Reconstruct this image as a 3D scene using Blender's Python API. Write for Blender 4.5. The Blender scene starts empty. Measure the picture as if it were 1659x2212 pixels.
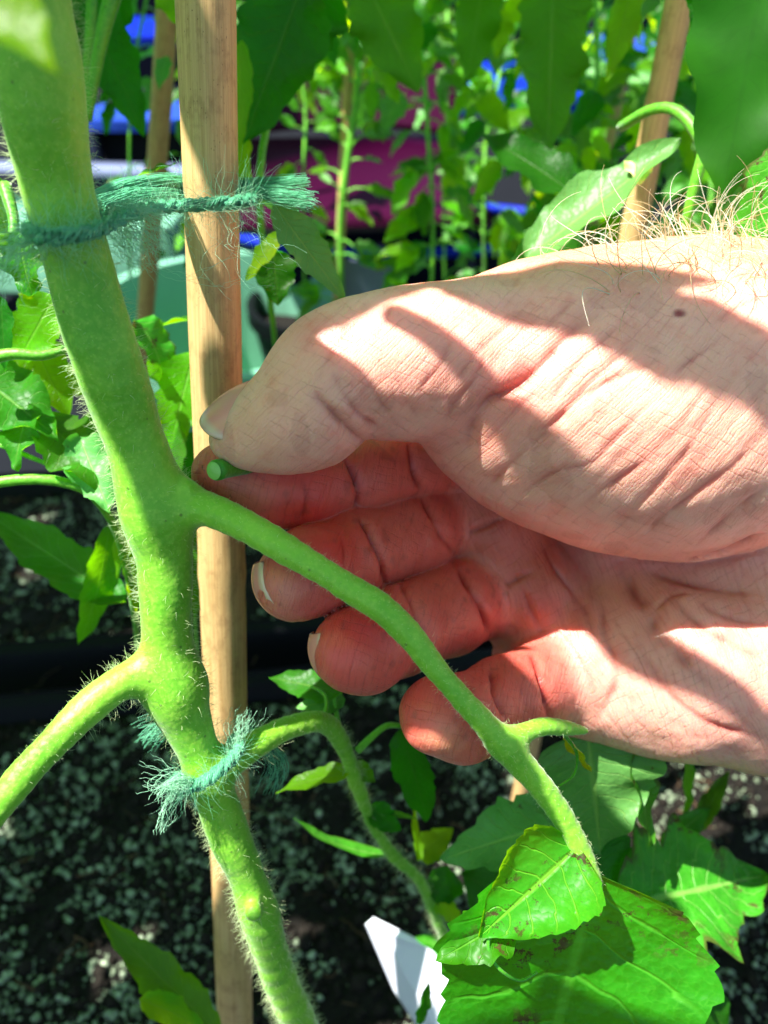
import bpy, math, random
import numpy as np
from mathutils import Vector, Matrix

# ---------------------------------------------------------------- camera, light, exposure
PITCH = math.radians(38.0)
CAMH = 0.43
FPX = 1671.0                      # focal length in pixels of a 1659 x 2212 view
C = bpy.context.scene.collection
scene = bpy.context.scene
cam_data = bpy.data.cameras.new('camera'); cam = bpy.data.objects.new('camera', cam_data)
C.objects.link(cam); scene.camera = cam
cam.location = (0, 0, CAMH); cam.rotation_euler = (math.radians(90) - PITCH, 0, 0)
cam_data.sensor_fit = 'VERTICAL'; cam_data.sensor_height = 36.0; cam_data.lens = 36.0 * FPX / 2212.0
cam_data.clip_start = 0.005; cam_data.clip_end = 200.0
cam_data.dof.use_dof = True; cam_data.dof.focus_distance = 0.150; cam_data.dof.aperture_fstop = 15.0
FWD = np.array([0, math.cos(PITCH), -math.sin(PITCH)])
UP = np.array([0, math.sin(PITCH), math.cos(PITCH)])
RIGHT = np.array([1.0, 0, 0])
CAMP = np.array([0, 0, CAMH])

SUN_CAM = np.array([-0.42, 0.68, -0.60])            # towards the sun: right, up, forward of the view
S = SUN_CAM[0] * RIGHT + SUN_CAM[1] * UP + SUN_CAM[2] * FWD; S = S / np.linalg.norm(S)
sun_elev = math.asin(S[2]); sun_az = math.atan2(S[0], S[1])
world = bpy.data.worlds.new('World'); scene.world = world; world.use_nodes = True
wn = world.node_tree; wn.nodes.clear()
wo = wn.nodes.new('ShaderNodeOutputWorld'); wb = wn.nodes.new('ShaderNodeBackground'); sk = wn.nodes.new('ShaderNodeTexSky')
sk.sky_type = 'NISHITA'; sk.sun_disc = False; sk.sun_elevation = sun_elev; sk.sun_rotation = sun_az
wb.inputs['Strength'].default_value = 0.07
wn.links.new(sk.outputs[0], wb.inputs['Color']); wn.links.new(wb.outputs[0], wo.inputs['Surface'])
sl = bpy.data.lights.new('sun', 'SUN'); sl.energy = 5.0; sl.angle = math.radians(0.55); sl.color = (1.0, 0.96, 0.91)
so = bpy.data.objects.new('sun', sl); C.objects.link(so)
so.rotation_euler = Vector(S).to_track_quat('Z', 'Y').to_euler(); so.location = (-1, -1, 2)
scene.view_settings.view_transform = 'Standard'; scene.view_settings.look = 'None'
scene.view_settings.exposure = 1.7; scene.view_settings.gamma = 1.0
scene.view_settings.use_curve_mapping = False
scene.render.engine = 'CYCLES'
scene.cycles.max_bounces = 8; scene.cycles.transparent_max_bounces = 8
scene.cycles.transmission_bounces = 6; scene.cycles.caustics_reflective = False; scene.cycles.caustics_refractive = False

R_ = random.Random(7)
rng = np.random.default_rng(11)

# ---------------------------------------------------------------- view helpers: mm in the view frame (right, up, depth)
def P(x, y, d):
    d = np.asarray(d, float)
    return np.stack([(np.asarray(x, float) - 829.5) * d / FPX, (1106 - np.asarray(y, float)) * d / FPX, d * np.ones_like(np.asarray(x, float))], -1)
def W(q):
    q = np.asarray(q, float) * 0.001
    return CAMP + q[..., 0:1] * RIGHT + q[..., 1:2] * UP + q[..., 2:3] * FWD
def V(w):                                            # world -> view mm
    r = np.asarray(w, float) - CAMP
    return np.stack([r @ RIGHT, r @ UP, r @ FWD], -1) * 1000
def PW(x, y, d): return W(P(x, y, d))
def VD(v): v = np.asarray(v, float); return v[0] * RIGHT + v[1] * UP + v[2] * FWD     # direction
def unit(v): v = np.asarray(v, float); return v / (np.linalg.norm(v, axis=-1, keepdims=True) + 1e-12)

# ---------------------------------------------------------------- object helpers
def empty(name, label, cat, loc=(0, 0, 0), group=None, kind=None):
    o = bpy.data.objects.new(name, None); C.objects.link(o); o.location = [float(a) for a in loc]
    o.empty_display_size = 0.01
    o['label'] = label; o['category'] = cat
    if group: o['group'] = group
    if kind: o['kind'] = kind
    return o
def tag(o, label, cat=None, group=None, kind=None):
    o['label'] = label
    if cat: o['category'] = cat
    if group: o['group'] = group
    if kind: o['kind'] = kind
    return o
def org(o):
    if o is None: return np.zeros(3)
    p = np.array(o.location)
    while o.parent is not None:
        o = o.parent; p = p + np.array(o.location)
    return p
def mesh_obj(name, verts, faces, m, parent=None, smooth=True, base=None, uv=None, cols=None, kind=None, label=None):
    """verts in world metres; faces: list or (n,3)/(n,4) array."""
    verts = np.asarray(verts, float)
    po = org(parent)
    b = po if base is None else np.asarray(base, float)
    me = bpy.data.meshes.new(name)
    lv = (verts - b).astype(np.float32)
    if isinstance(faces, np.ndarray):
        nf, k = faces.shape
        me.vertices.add(len(lv)); me.vertices.foreach_set('co', lv.ravel())
        me.loops.add(nf * k); me.polygons.add(nf)
        me.loops.foreach_set('vertex_index', faces.astype(np.int32).ravel())
        me.polygons.foreach_set('loop_start', np.arange(0, nf * k, k, dtype=np.int32))
        me.polygons.foreach_set('loop_total', np.full(nf, k, dtype=np.int32))
        me.update(calc_edges=True)
    else:
        me.from_pydata(lv.tolist(), [], faces); me.update()
    if smooth: me.polygons.foreach_set('use_smooth', np.ones(len(me.polygons), dtype=bool))
    if uv is not None:
        u = me.uv_layers.new(name='UVMap'); li = np.zeros(len(me.loops), dtype=np.int32)
        me.loops.foreach_get('vertex_index', li); u.data.foreach_set('uv', np.asarray(uv, np.float32)[li].ravel())
    if cols is not None:
        for nm, a in cols.items():
            a = np.asarray(a, np.float32)
            if a.ndim == 1:
                at = me.attributes.new(nm, 'FLOAT', 'POINT'); at.data.foreach_set('value', a)
            else:
                at = me.attributes.new(nm, 'FLOAT_COLOR', 'POINT')
                at.data.foreach_set('color', np.concatenate([a, np.ones((len(a), 1), np.float32)], 1).ravel())
    me.materials.append(m)
    o = bpy.data.objects.new(name, me); C.objects.link(o)
    if parent is not None: o.parent = parent
    o.location = [float(a) for a in (b - po)]
    if kind: o['kind'] = kind
    if label: o['label'] = label
    return o

# ---------------------------------------------------------------- node materials
def srgb(r, g, b):
    f = lambda c: (c / 255 / 12.92) if c / 255 <= 0.04045 else ((c / 255 + 0.055) / 1.055) ** 2.4
    return (f(r), f(g), f(b), 1)
class NB:
    def __init__(s, name):
        s.m = bpy.data.materials.new(name); s.m.use_nodes = True; s.t = s.m.node_tree; s.t.nodes.clear()
        s.out = s.t.nodes.new('ShaderNodeOutputMaterial')
    def n(s, typ, **kw):
        nd = s.t.nodes.new('ShaderNode' + typ)
        for k, v in kw.items(): setattr(nd, k, v)
        return nd
    def put(s, sock, v):
        if v is None: return
        if isinstance(v, (int, float)): sock.default_value = v
        elif isinstance(v, (tuple, list)):
            sock.default_value = v if len(v) != 3 or len(sock.default_value) == 3 else (*v, 1)
        else: s.t.links.new(v, sock)
    def math(s, op, a, b=None, c=None, clamp=False):
        nd = s.n('Math', operation=op, use_clamp=clamp)
        s.put(nd.inputs[0], a); s.put(nd.inputs[1], b); s.put(nd.inputs[2], c); return nd.outputs[0]
    def mix(s, f, a, b, mode='MIX'):
        nd = s.n('Mix', data_type='RGBA', blend_type=mode)
        s.put(nd.inputs[0], f); s.put(nd.inputs[6], a); s.put(nd.inputs[7], b); return nd.outputs[2]
    def noise(s, scale, detail=3, rough=0.5, vec=None, dist=0):
        nd = s.n('TexNoise'); nd.inputs['Scale'].default_value = scale; nd.inputs['Detail'].default_value = detail
        nd.inputs['Roughness'].default_value = rough; nd.inputs['Distortion'].default_value = dist
        if vec is not None: s.put(nd.inputs['Vector'], vec)
        return nd.outputs[0]
    def voro(s, scale, vec=None, feature='F1', out=0):
        nd = s.n('TexVoronoi', feature=feature); nd.inputs['Scale'].default_value = scale
        if vec is not None: s.put(nd.inputs['Vector'], vec)
        return nd.outputs[out]
    def ramp(s, f, stops):
        nd = s.n('ValToRGB'); s.put(nd.inputs[0], f); e = nd.color_ramp.elements
        while len(e) > 1: e.remove(e[-1])
        e[0].position = stops[0][0]; e[0].color = stops[0][1]
        for p, c in stops[1:]:
            k = e.new(p); k.color = c
        return nd.outputs[0]
    def step(s, f, a, b):                             # smooth map f from a..b to 0..1
        nd = s.n('MapRange'); s.put(nd.inputs[0], f); nd.inputs[1].default_value = a; nd.inputs[2].default_value = b
        return nd.outputs[0]
    def mapping(s, vec, scale=(1, 1, 1), rot=(0, 0, 0)):
        nd = s.n('Mapping'); s.put(nd.inputs[0], vec); nd.inputs['Scale'].default_value = scale; nd.inputs['Rotation'].default_value = rot
        return nd.outputs[0]
    def obj(s): return s.n('TexCoord').outputs['Object']
    def uv(s): return s.n('TexCoord').outputs['UV']
    def attr(s, nm, fac=False): a = s.n('Attribute', attribute_name=nm); return a.outputs['Fac' if fac else 'Color']
    def rand(s): return s.n('ObjectInfo').outputs['Random']
    def bump(s, h, strength=0.5, dist=0.001, normal=None):
        nd = s.n('Bump'); nd.inputs['Strength'].default_value = strength; nd.inputs['Distance'].default_value = dist
        s.put(nd.inputs['Height'], h)
        if normal is not None: s.put(nd.inputs['Normal'], normal)
        return nd.outputs[0]
    def bsdf(s, col, rough=0.5, normal=None, **kw):
        nd = s.n('BsdfPrincipled'); s.put(nd.inputs['Base Color'], col); s.put(nd.inputs['Roughness'], rough)
        if normal is not None: s.put(nd.inputs['Normal'], normal)
        for k, v in kw.items(): s.put(nd.inputs[k.replace('_', ' ')], v)
        return nd.outputs[0]
    def done(s, sh): s.t.links.new(sh, s.out.inputs['Surface']); return s.m
G = lambda v: (v, v, v, 1)

def mat_plain(name, col, rough=0.5, var=0.15, scale=40, bump=0.1, bdist=0.001, spec=0.5):
    b = NB(name); o = b.obj(); nz = b.noise(scale, 5, 0.6, o)
    c = b.mix(b.math('MULTIPLY', nz, var * 2), col, tuple(x * 0.5 for x in col[:3]) + (1,))
    return b.done(b.bsdf(c, rough, b.bump(nz, bump, bdist), Specular_IOR_Level=spec))

def make_skin():
    b = NB('skin'); o = b.obj()
    tint = b.attr('tint')
    big = b.noise(70, 4, 0.6, o); fine = b.noise(900, 3, 0.6, o)
    c = b.mix(b.math('MULTIPLY', big, 0.55), tint, b.mix(1.0, tint, srgb(226, 168, 150), 'MULTIPLY'))
    blot = b.step(b.noise(160, 4, 0.7, o), 0.5, 0.75)
    c = b.mix(b.math('MULTIPLY', blot, 0.35), c, b.mix(1.0, c, srgb(240, 140, 130), 'MULTIPLY'))
    crease = b.attr('crease', True)
    c = b.mix(b.math('MULTIPLY', crease, 0.8, clamp=True), c, b.mix(1.0, c, srgb(190, 78, 72), 'MULTIPLY'))
    # dirt in the finest lines
    st = b.mapping(o, (1700, 260, 600), (0.2, 0.55, 0.5)); dn = b.noise(1.0, 5, 0.8, st, 0.8)
    dirt = b.math('MULTIPLY', b.step(dn, 0.60, 0.70), b.attr('dirt', True))
    c = b.mix(dirt, c, srgb(72, 44, 34))
    cells = b.voro(1500, b.mapping(o, (1.0, 0.55, 0.8), (0.4, 0.3, 0.8)), 'DISTANCE_TO_EDGE')
    cells = b.step(cells, 0.0, 0.16)
    lines = b.noise(1.0, 2, 0.5, b.mapping(o, (3400, 300, 700), (0.2, 0.55, 0.6)), 0.3)
    h = b.math('ADD', b.math('MULTIPLY', cells, 0.16), b.math('ADD', b.math('MULTIPLY', lines, 0.7), b.math('MULTIPLY', b.noise(380, 4, 0.6, o), 0.9)))
    q = b.attr('flow', True); wob = b.math('MULTIPLY', b.noise(260, 3, 0.6, o), 14.0); q2 = b.math('ADD', q, wob)
    msk = b.step(b.noise(150, 3, 0.6, o), 0.40, 0.62); msk2 = b.step(b.noise(330, 3, 0.6, b.mapping(o, (1, 1, 1), (1, 2, 3))), 0.42, 0.60)
    ln = lambda a, pw: b.math('POWER', b.math('SUBTRACT', 1.0, b.math('ABSOLUTE', b.math('SINE', b.math('DIVIDE', q2, a)))), pw)
    l1 = b.math('MULTIPLY', ln(11.0, 7.0), msk); l2 = b.math('MULTIPLY', ln(5.2, 4.0), msk2); l3 = ln(2.3, 2.0)
    qc = b.math('ADD', b.attr('cross', True), b.math('MULTIPLY', wob, 1.3)); l4 = b.math('MULTIPLY', b.math('POWER', b.math('SUBTRACT', 1.0, b.math('ABSOLUTE', b.math('SINE', b.math('DIVIDE', qc, 6.4)))), 5.0), b.step(b.noise(240, 3, 0.6, b.mapping(o, (1, 1, 1), (2, 1, 0))), 0.45, 0.60))
    c = b.mix(b.math('MULTIPLY', l4, 0.22), c, b.mix(1.0, c, srgb(170, 104, 92), 'MULTIPLY'))
    c = b.mix(b.math('MULTIPLY', l1, 0.22), c, b.mix(1.0, c, srgb(196, 112, 104), 'MULTIPLY'))
    c = b.mix(b.math('MULTIPLY', l2, b.math('ADD', 0.08, b.math('MULTIPLY', b.attr('dirt', True), 0.35))), c, b.mix(1.0, c, srgb(150, 96, 84), 'MULTIPLY'))
    h = b.math('SUBTRACT', h, b.math('ADD', b.math('MULTIPLY', l1, 0.7), b.math('ADD', b.math('ADD', b.math('MULTIPLY', l2, 0.5), b.math('MULTIPLY', l4, 0.6)), b.math('MULTIPLY', l3, 0.25))))
    nm = b.bump(h, 0.55, 0.00026)
    rg = b.math('ADD', 0.27, b.math('MULTIPLY', fine, 0.25))
    return b.done(b.bsdf(c, rg, nm, Subsurface_Weight=0.65, Subsurface_Radius=(1.0, 0.24, 0.12), Subsurface_Scale=0.0050, Specular_IOR_Level=0.45))
def make_nail():
    b = NB('nail'); o = b.obj(); u = b.uv()
    sx = b.n('SeparateXYZ'); b.put(sx.inputs[0], u)
    free = b.step(sx.outputs[0], 0.84, 0.92)
    c = b.mix(free, srgb(226, 144, 132), srgb(214, 176, 156))
    ridg = b.noise(1.0, 2, 0.5, b.mapping(u, (4, 90, 1)))
    return b.done(b.bsdf(c, 0.24, b.bump(ridg, 0.25, 0.00015), Subsurface_Weight=0.3, Subsurface_Radius=(1, .4, .3), Subsurface_Scale=0.002, Specular_IOR_Level=0.6, Coat_Weight=0.3, Coat_Roughness=0.25))
def make_stem(name, c1, c2, c3):
    b = NB(name); o = b.obj()
    n1 = b.noise(45, 4, 0.6, o); n2 = b.noise(900, 3, 0.7, o)
    c = b.mix(b.step(n1, 0.35, 0.65), c1, c2)
    c = b.mix(b.math('MULTIPLY', b.step(n2, 0.45, 0.7), 0.35), c, c3)
    sp = b.step(b.voro(850, o), 0.22, 0.12)
    c = b.mix(b.math('MULTIPLY', sp, 0.16), c, srgb(215, 235, 120))
    dk = b.math('MULTIPLY', b.step(b.voro(260, o), 0.10, 0.06), 0.55)
    c = b.mix(dk, c, srgb(60, 60, 20))
    streak = b.noise(1.0, 3, 0.6, b.mapping(o, (500, 500, 50)))
    h = b.math('ADD', b.math('MULTIPLY', b.voro(850, o), -0.8), b.math('ADD', b.math('MULTIPLY', n2, 0.6), b.math('MULTIPLY', streak, 0.7)))
    return b.done(b.bsdf(c, 0.5, b.bump(h, 0.4, 0.00025), Subsurface_Weight=0.5, Subsurface_Radius=(0.5, 1.0, 0.15), Subsurface_Scale=0.003, Sheen_Weight=0.25, Sheen_Roughness=0.4))
def make_leaf(name, front, back, trans, tf=0.45, spots=0.0, vein=(0.35, 0.6, 0.12, 1), edge=0.0, rough=0.42, vfreq=11.0, veinf=0.7):
    b = NB(name); u = b.uv(); o = b.obj(); r = b.rand()
    sx = b.n('SeparateXYZ'); b.put(sx.inputs[0], u)
    av = b.math('ABSOLUTE', b.math('MULTIPLY', b.math('SUBTRACT', sx.outputs[1], 0.5), 2.0))
    wob = b.math('MULTIPLY', b.math('SUBTRACT', b.noise(5, 1, 0.4, u), 0.5), 0.09)
    mid = b.step(av, 0.06, 0.02)
    ph = b.math('FRACT', b.math('ADD', b.math('MULTIPLY', b.math('SUBTRACT', b.math('ADD', sx.outputs[0], wob), b.math('MULTIPLY', av, 0.22)), vfreq), 0.3))
    lat = b.math('MULTIPLY', b.step(b.math('ABSOLUTE', b.math('SUBTRACT', ph, 0.5)), 0.06, 0.015), b.step(av, 1.0, 0.7))
    net = b.step(b.voro(26, b.mapping(u, (2.2, 1.0, 1)), 'DISTANCE_TO_EDGE'), 0.05, 0.0)
    vn = b.math('MAXIMUM', mid, b.math('MAXIMUM', b.math('MULTIPLY', lat, 0.8), b.math('MULTIPLY', net, 0.35)))
    n1 = b.noise(90, 4, 0.6, o)
    geo = b.n('NewGeometry').outputs['Backfacing']
    c = b.mix(b.step(n1, 0.3, 0.7), front, tuple(x * 0.62 for x in front[:3]) + (1,))
    c = b.mix(geo, c, back)
    c = b.mix(b.math('MULTIPLY', vn, veinf), c, vein)
    hs = b.n('HueSaturation'); b.put(hs.inputs['Color'], c); b.put(hs.inputs['Value'], b.math('ADD', 0.7, b.math('MULTIPLY', r, 0.7)))
    b.put(hs.inputs['Hue'], b.math('ADD', 0.485, b.math('MULTIPLY', r, 0.03)))
    c = hs.outputs[0]; tc = b.mix(b.math('MULTIPLY', vn, 0.25), trans, tuple(x * 0.5 for x in trans[:3]) + (1,))
    if spots > 0 or edge > 0:
        s1 = b.math('MULTIPLY', b.step(b.noise(150, 5, 0.75, o), 0.52 + 0.12 * (1 - spots), 0.56 + 0.12 * (1 - spots)), b.step(b.noise(36, 2, 0.5, o), 0.50, 0.58))
        if edge > 0:
            ed = b.step(b.math('ADD', av, b.math('MULTIPLY', b.noise(60, 3, 0.6, o), 0.7)), 1.25, 1.35)
            s1 = b.math('MAXIMUM', s1, b.math('MULTIPLY', ed, edge))
        c = b.mix(s1, c, b.mix(b.noise(500, 3, 0.6, o), srgb(34, 28, 10), srgb(104, 98, 52)))
        tc = b.mix(s1, tc, srgb(90, 60, 15))
    h = b.math('ADD', b.math('MULTIPLY', b.math('MAXIMUM', mid, lat), -0.8 if veinf > 0 else 0.0), b.math('ADD', b.math('MULTIPLY', b.voro(620, o), 0.5 if veinf > 0 else 0.0), b.math('MULTIPLY', n1, 0.8)))
    pk = b.voro(330, o, 'SMOOTH_F1'); h = b.math('ADD', h, b.math('MULTIPLY', pk, -1.6 if veinf > .4 else 0.0))
    nm = b.bump(h, 0.6, 0.0005)
    p = b.bsdf(c, rough, nm, Specular_IOR_Level=0.28)
    tr = b.n('BsdfTranslucent'); b.put(tr.inputs[0], tc); b.put(tr.inputs['Normal'], nm)
    mx = b.n('MixShader'); mx.inputs[0].default_value = tf
    b.t.links.new(p, mx.inputs[1]); b.t.links.new(tr.outputs[0], mx.inputs[2])
    return b.done(mx.outputs[0])
def make_cane():
    b = NB('bamboo'); u = b.uv(); r = b.rand()
    st = b.noise(1.0, 5, 0.65, b.mapping(u, (60, 3.0, 1))); st2 = b.noise(1.0, 4, 0.7, b.mapping(u, (22, 1.2, 1)))
    bl = b.noise(1.0, 5, 0.7, b.mapping(u, (5, 7, 1)))
    c = b.mix(b.step(st2, 0.3, 0.7), srgb(208, 176, 122), srgb(172, 136, 84))
    c = b.mix(b.math('MULTIPLY', b.step(st, 0.55, 0.75), 0.55), c, srgb(120, 78, 44))
    c = b.mix(b.math('MULTIPLY', b.step(bl, 0.50, 0.72), 0.5), c, srgb(110, 68, 38))
    sp = b.step(b.voro(1.0, b.mapping(u, (26, 34, 1))), 0.13, 0.06)
    c = b.mix(b.math('MULTIPLY', sp, 0.8), c, srgb(70, 38, 22))
    return b.done(b.bsdf(c, 0.5, b.bump(b.math('ADD', st, b.math('MULTIPLY', bl, 0.5)), 0.35, 0.0004), Specular_IOR_Level=0.35))

M = {}
M['skin'] = make_skin(); M['nail'] = make_nail()
M['stem'] = make_stem('stem', srgb(130, 190, 44), srgb(92, 164, 20), srgb(172, 212, 84))
M['petiole'] = make_stem('petiole', srgb(58, 142, 14), srgb(42, 120, 8), srgb(100, 172, 30))
M['stem_far'] = make_stem('stem_far', srgb(96, 172, 24), srgb(62, 140, 12), srgb(150, 205, 60))
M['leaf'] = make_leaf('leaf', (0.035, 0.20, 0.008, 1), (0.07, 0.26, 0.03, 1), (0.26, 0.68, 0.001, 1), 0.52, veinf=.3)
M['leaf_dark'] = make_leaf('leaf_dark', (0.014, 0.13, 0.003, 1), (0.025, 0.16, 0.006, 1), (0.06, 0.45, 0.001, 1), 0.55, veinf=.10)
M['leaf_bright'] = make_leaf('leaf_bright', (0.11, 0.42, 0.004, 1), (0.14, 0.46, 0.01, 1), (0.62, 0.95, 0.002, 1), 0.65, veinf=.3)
M['leaf_pale'] = make_leaf('leaf_pale', (0.12, 0.36, 0.08, 1), (0.18, 0.42, 0.12, 1), (0.12, 0.5, 0.02, 1), 0.3, spots=0.2, veinf=.4)
M['leaf_spot'] = make_leaf('leaf_spot', (0.05, 0.26, 0.01, 1), (0.09, 0.32, 0.03, 1), (0.18, 0.6, 0.004, 1), 0.35, spots=0.9, edge=0.8, veinf=.45)
M['leaf_near'] = make_leaf('leaf_near', (0.032, 0.19, 0.003, 1), (0.06, 0.24, 0.012, 1), (0.32, 0.8, 0.001, 1), 0.4, spots=0.75, vein=(0.14, 0.42, 0.03, 1), vfreq=7.0, veinf=0.42)
M['leaf_glow'] = make_leaf('leaf_glow', (0.05, 0.27, 0.008, 1), (0.08, 0.30, 0.03, 1), (0.45, 0.9, 0.002, 1), 0.55, spots=0.8, vein=(0.35, 0.7, 0.05, 1), vfreq=6.0, veinf=0.42)
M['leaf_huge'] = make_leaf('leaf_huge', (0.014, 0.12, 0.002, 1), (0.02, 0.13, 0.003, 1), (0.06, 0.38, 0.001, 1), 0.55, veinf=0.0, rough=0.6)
def make_hairmat(name, col, tr=0.4):
    b = NB(name)
    p = b.bsdf(col, 0.35, Specular_IOR_Level=0.6); t = b.n('BsdfTranslucent'); b.put(t.inputs[0], col)
    mx = b.n('MixShader'); mx.inputs[0].default_value = tr
    b.t.links.new(p, mx.inputs[1]); b.t.links.new(t.outputs[0], mx.inputs[2]); return b.done(mx.outputs[0])
M['trichome'] = make_hairmat('trichome', srgb(226, 240, 190), 0.4)
M['hair'] = make_hairmat('hair', srgb(214, 190, 140), 0.3); M['hair_white'] = make_hairmat('hair_white', srgb(232, 228, 205), 0.3)
M['jute'] = make_hairmat('jute', srgb(128, 216, 172), 0.35); M['jute_light'] = make_hairmat('jute_light', srgb(188, 240, 206), 0.4)
M['cane'] = make_cane()

# ---------------------------------------------------------------- tubes and fibres
def frames(pts):
    pts = np.asarray(pts, float); t = np.gradient(pts, axis=0); t = unit(t)
    a = np.array([0.31, 0.2, 0.93]); n = unit(np.cross(t[0], a)); N = [n]
    for i in range(1, len(t)):
        n = n - t[i] * (n @ t[i]); n = unit(n); N.append(n)
    N = np.array(N); return t, N, np.cross(t, N)
def tube(pts, rad, sides=8, caps=True):
    pts = np.asarray(pts, float); n = len(pts); rad = np.broadcast_to(np.asarray(rad, float), (n,))
    t, N, B = frames(pts)
    a = np.linspace(0, 2 * np.pi, sides, endpoint=False)
    v = pts[:, None] + rad[:, None, None] * (np.cos(a)[None, :, None] * N[:, None] + np.sin(a)[None, :, None] * B[:, None])
    v = v.reshape(-1, 3); i = np.arange(n - 1)[:, None] * sides; j = np.arange(sides)[None]; k = (j + 1) % sides
    f = np.stack([i + j, i + k, i + sides + k, i + sides + j], -1).reshape(-1, 4)
    if caps:
        v = np.concatenate([v, pts[:1] - t[:1] * rad[0] * .3, pts[-1:] + t[-1:] * rad[-1] * .3]); c0 = n * sides; c1 = c0 + 1
        j = np.arange(sides); k = (j + 1) % sides; l = (n - 1) * sides
        f = np.concatenate([f, np.stack([k, j, np.full(sides, c0), np.full(sides, c0)], -1), np.stack([l + j, l + k, np.full(sides, c1), np.full(sides, c1)], -1)])
        f = [tuple(q) if q[2] != q[3] else tuple(q[:3]) for q in f.tolist()]
    return v, f
def spline(pts, n):
    pts = np.asarray(pts, float)
    if len(pts) < 3: 
        u = np.linspace(0, 1, n)[:, None]; return pts[0] * (1 - u) + pts[-1] * u
    q = np.concatenate([2 * pts[:1] - pts[1:2], pts, 2 * pts[-1:] - pts[-2:-1]])
    u = np.linspace(0, len(pts) - 1 - 1e-6, n); i = u.astype(int); t = (u - i)[:, None]
    a, b, c, d = q[i], q[i + 1], q[i + 2], q[i + 3]
    return 0.5 * (2 * b + (c - a) * t + (2 * a - 5 * b + 4 * c - d) * t * t + (3 * b - 3 * c + d - a) * t ** 3)
def hairs(lines, rad, taper=0.35):
    """many thin three-sided tubes; lines: (n,k,3) world; rad: (n,) metres -> verts, quads"""
    L = np.asarray(lines, float); n, k, _ = L.shape
    T = np.gradient(L, axis=1); T = unit(T)
    ref = np.array([0.37, 0.51, 0.77]); A = unit(np.cross(T, ref)); B = np.cross(T, A)
    w = (1 - (1 - taper) * np.linspace(0, 1, k))[None, :, None] * np.asarray(rad).reshape(-1, 1, 1)
    vs = []
    for a in (0, 2.094, 4.189): vs.append(L + w * (math.cos(a) * A + math.sin(a) * B))
    v = np.stack(vs, 2).reshape(-1, 3)
    base = (np.arange(n)[:, None, None] * k + np.arange(k - 1)[None, :, None]) * 3; j = np.arange(3)[None, None]; jj = (j + 1) % 3
    f = np.stack([base + j, base + jj, base + 3 + jj, base + 3 + j], -1).reshape(-1, 4)
    return v, f
class MB:
    def __init__(s): s.v = []; s.f = []; s.n = 0
    def add(s, v, f):
        v = np.asarray(v, float); f = f.tolist() if isinstance(f, np.ndarray) else f
        s.v.append(v); n = s.n; s.f += [tuple(i + n for i in q) for q in f]; s.n += len(v); return s
    def build(s, name, m, parent=None, **kw): return mesh_obj(name, np.concatenate(s.v), s.f, m, parent, **kw)
def box(cx, cy, cz, sx, sy, sz, rz=0, bev=0.0):
    """bevelled box, world metres"""
    b = min(bev, sx / 2.2, sy / 2.2, sz / 2.2); pts = []; c, s = math.cos(rz), math.sin(rz)
    import itertools
    if b <= 0:
        v = np.array([(x, y, z) for z in (-1, 1) for y in (-1, 1) for x in (-1, 1)], float) * [sx / 2, sy / 2, sz / 2]
        f = [(0, 2, 3, 1), (4, 5, 7, 6), (0, 1, 5, 4), (2, 6, 7, 3), (0, 4, 6, 2), (1, 3, 7, 5)]
    else:
        v = []; idx = {}
        for X in (-1, 1):
            for Y in (-1, 1):
                for Z in (-1, 1):
                    for a in range(3):
                        q = [X * (sx / 2 - b), Y * (sy / 2 - b), Z * (sz / 2 - b)]; q[a] = (X, Y, Z)[a] * (sx, sy, sz)[a] / 2
                        idx[(X, Y, Z, a)] = len(v); v.append(q)
        v = np.array(v); f = []
        for a in range(3):
            o1, o2 = [k for k in range(3) if k != a]
            for sg in (-1, 1):
                q = []
                for (p, r) in ((-1, -1), (1, -1), (1, 1), (-1, 1)):
                    k = [0, 0, 0]; k[a] = sg; k[o1] = p; k[o2] = r; q.append(idx[(*k, a)])
                f.append(tuple(q))
            for s1 in (-1, 1):
                for s2 in (-1, 1):
                    k1 = [0, 0, 0]; k1[o1] = s1; k1[o2] = s2; k1[a] = -1; k2 = list(k1); k2[a] = 1
                    f.append((idx[(*k1, o1)], idx[(*k2, o1)], idx[(*k2, o2)], idx[(*k1, o2)]))
        for X in (-1, 1):
            for Y in (-1, 1):
                for Z in (-1, 1): f.append(tuple(idx[(X, Y, Z, a)] for a in range(3)))
    v = v @ np.array([[c, s, 0], [-s, c, 0], [0, 0, 1]]) + [cx, cy, cz]
    return v, f

# ---------------------------------------------------------------- implicit surfaces (view frame, mm)
def smin(a, b, k):
    h = np.maximum(k - np.abs(a - b), 0) / k
    return np.minimum(a, b) - h * h * k * 0.25
def capsule(p, a, b, ra, rb):
    pa = p - a; ba = b - a; t = np.clip(pa @ ba / (ba @ ba), 0, 1)
    return np.sqrt(((pa - t[:, None] * ba) ** 2).sum(1)) - (ra + (rb - ra) * t)
def chain(pts):
    """pts rows (x, y, depth mm, radius px) -> centres mm, radii mm"""
    a = np.array(pts, float); return P(a[:, 0], a[:, 1], a[:, 2]).astype(np.float32), (a[:, 3] * a[:, 2] / FPX).astype(np.float32)
def chain_sdf(p, ch, k=3.0, flat=1.0):
    c, r = ch; d = None; lo = p.min(0); hi = p.max(0)
    for i in range(len(c) - 1):
        a0 = np.minimum(c[i], c[i + 1]) - max(r[i], r[i + 1]); a1 = np.maximum(c[i], c[i + 1]) + max(r[i], r[i + 1])
        if (np.maximum(a0 - hi, lo - a1) > 14).any(): continue
        s = capsule(p, c[i], c[i + 1], r[i], r[i + 1]); d = s if d is None else (smin(d, s, k) if k > 0 else np.minimum(d, s))
    return np.full(len(p), 14.0, np.float32) if d is None else d
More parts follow.
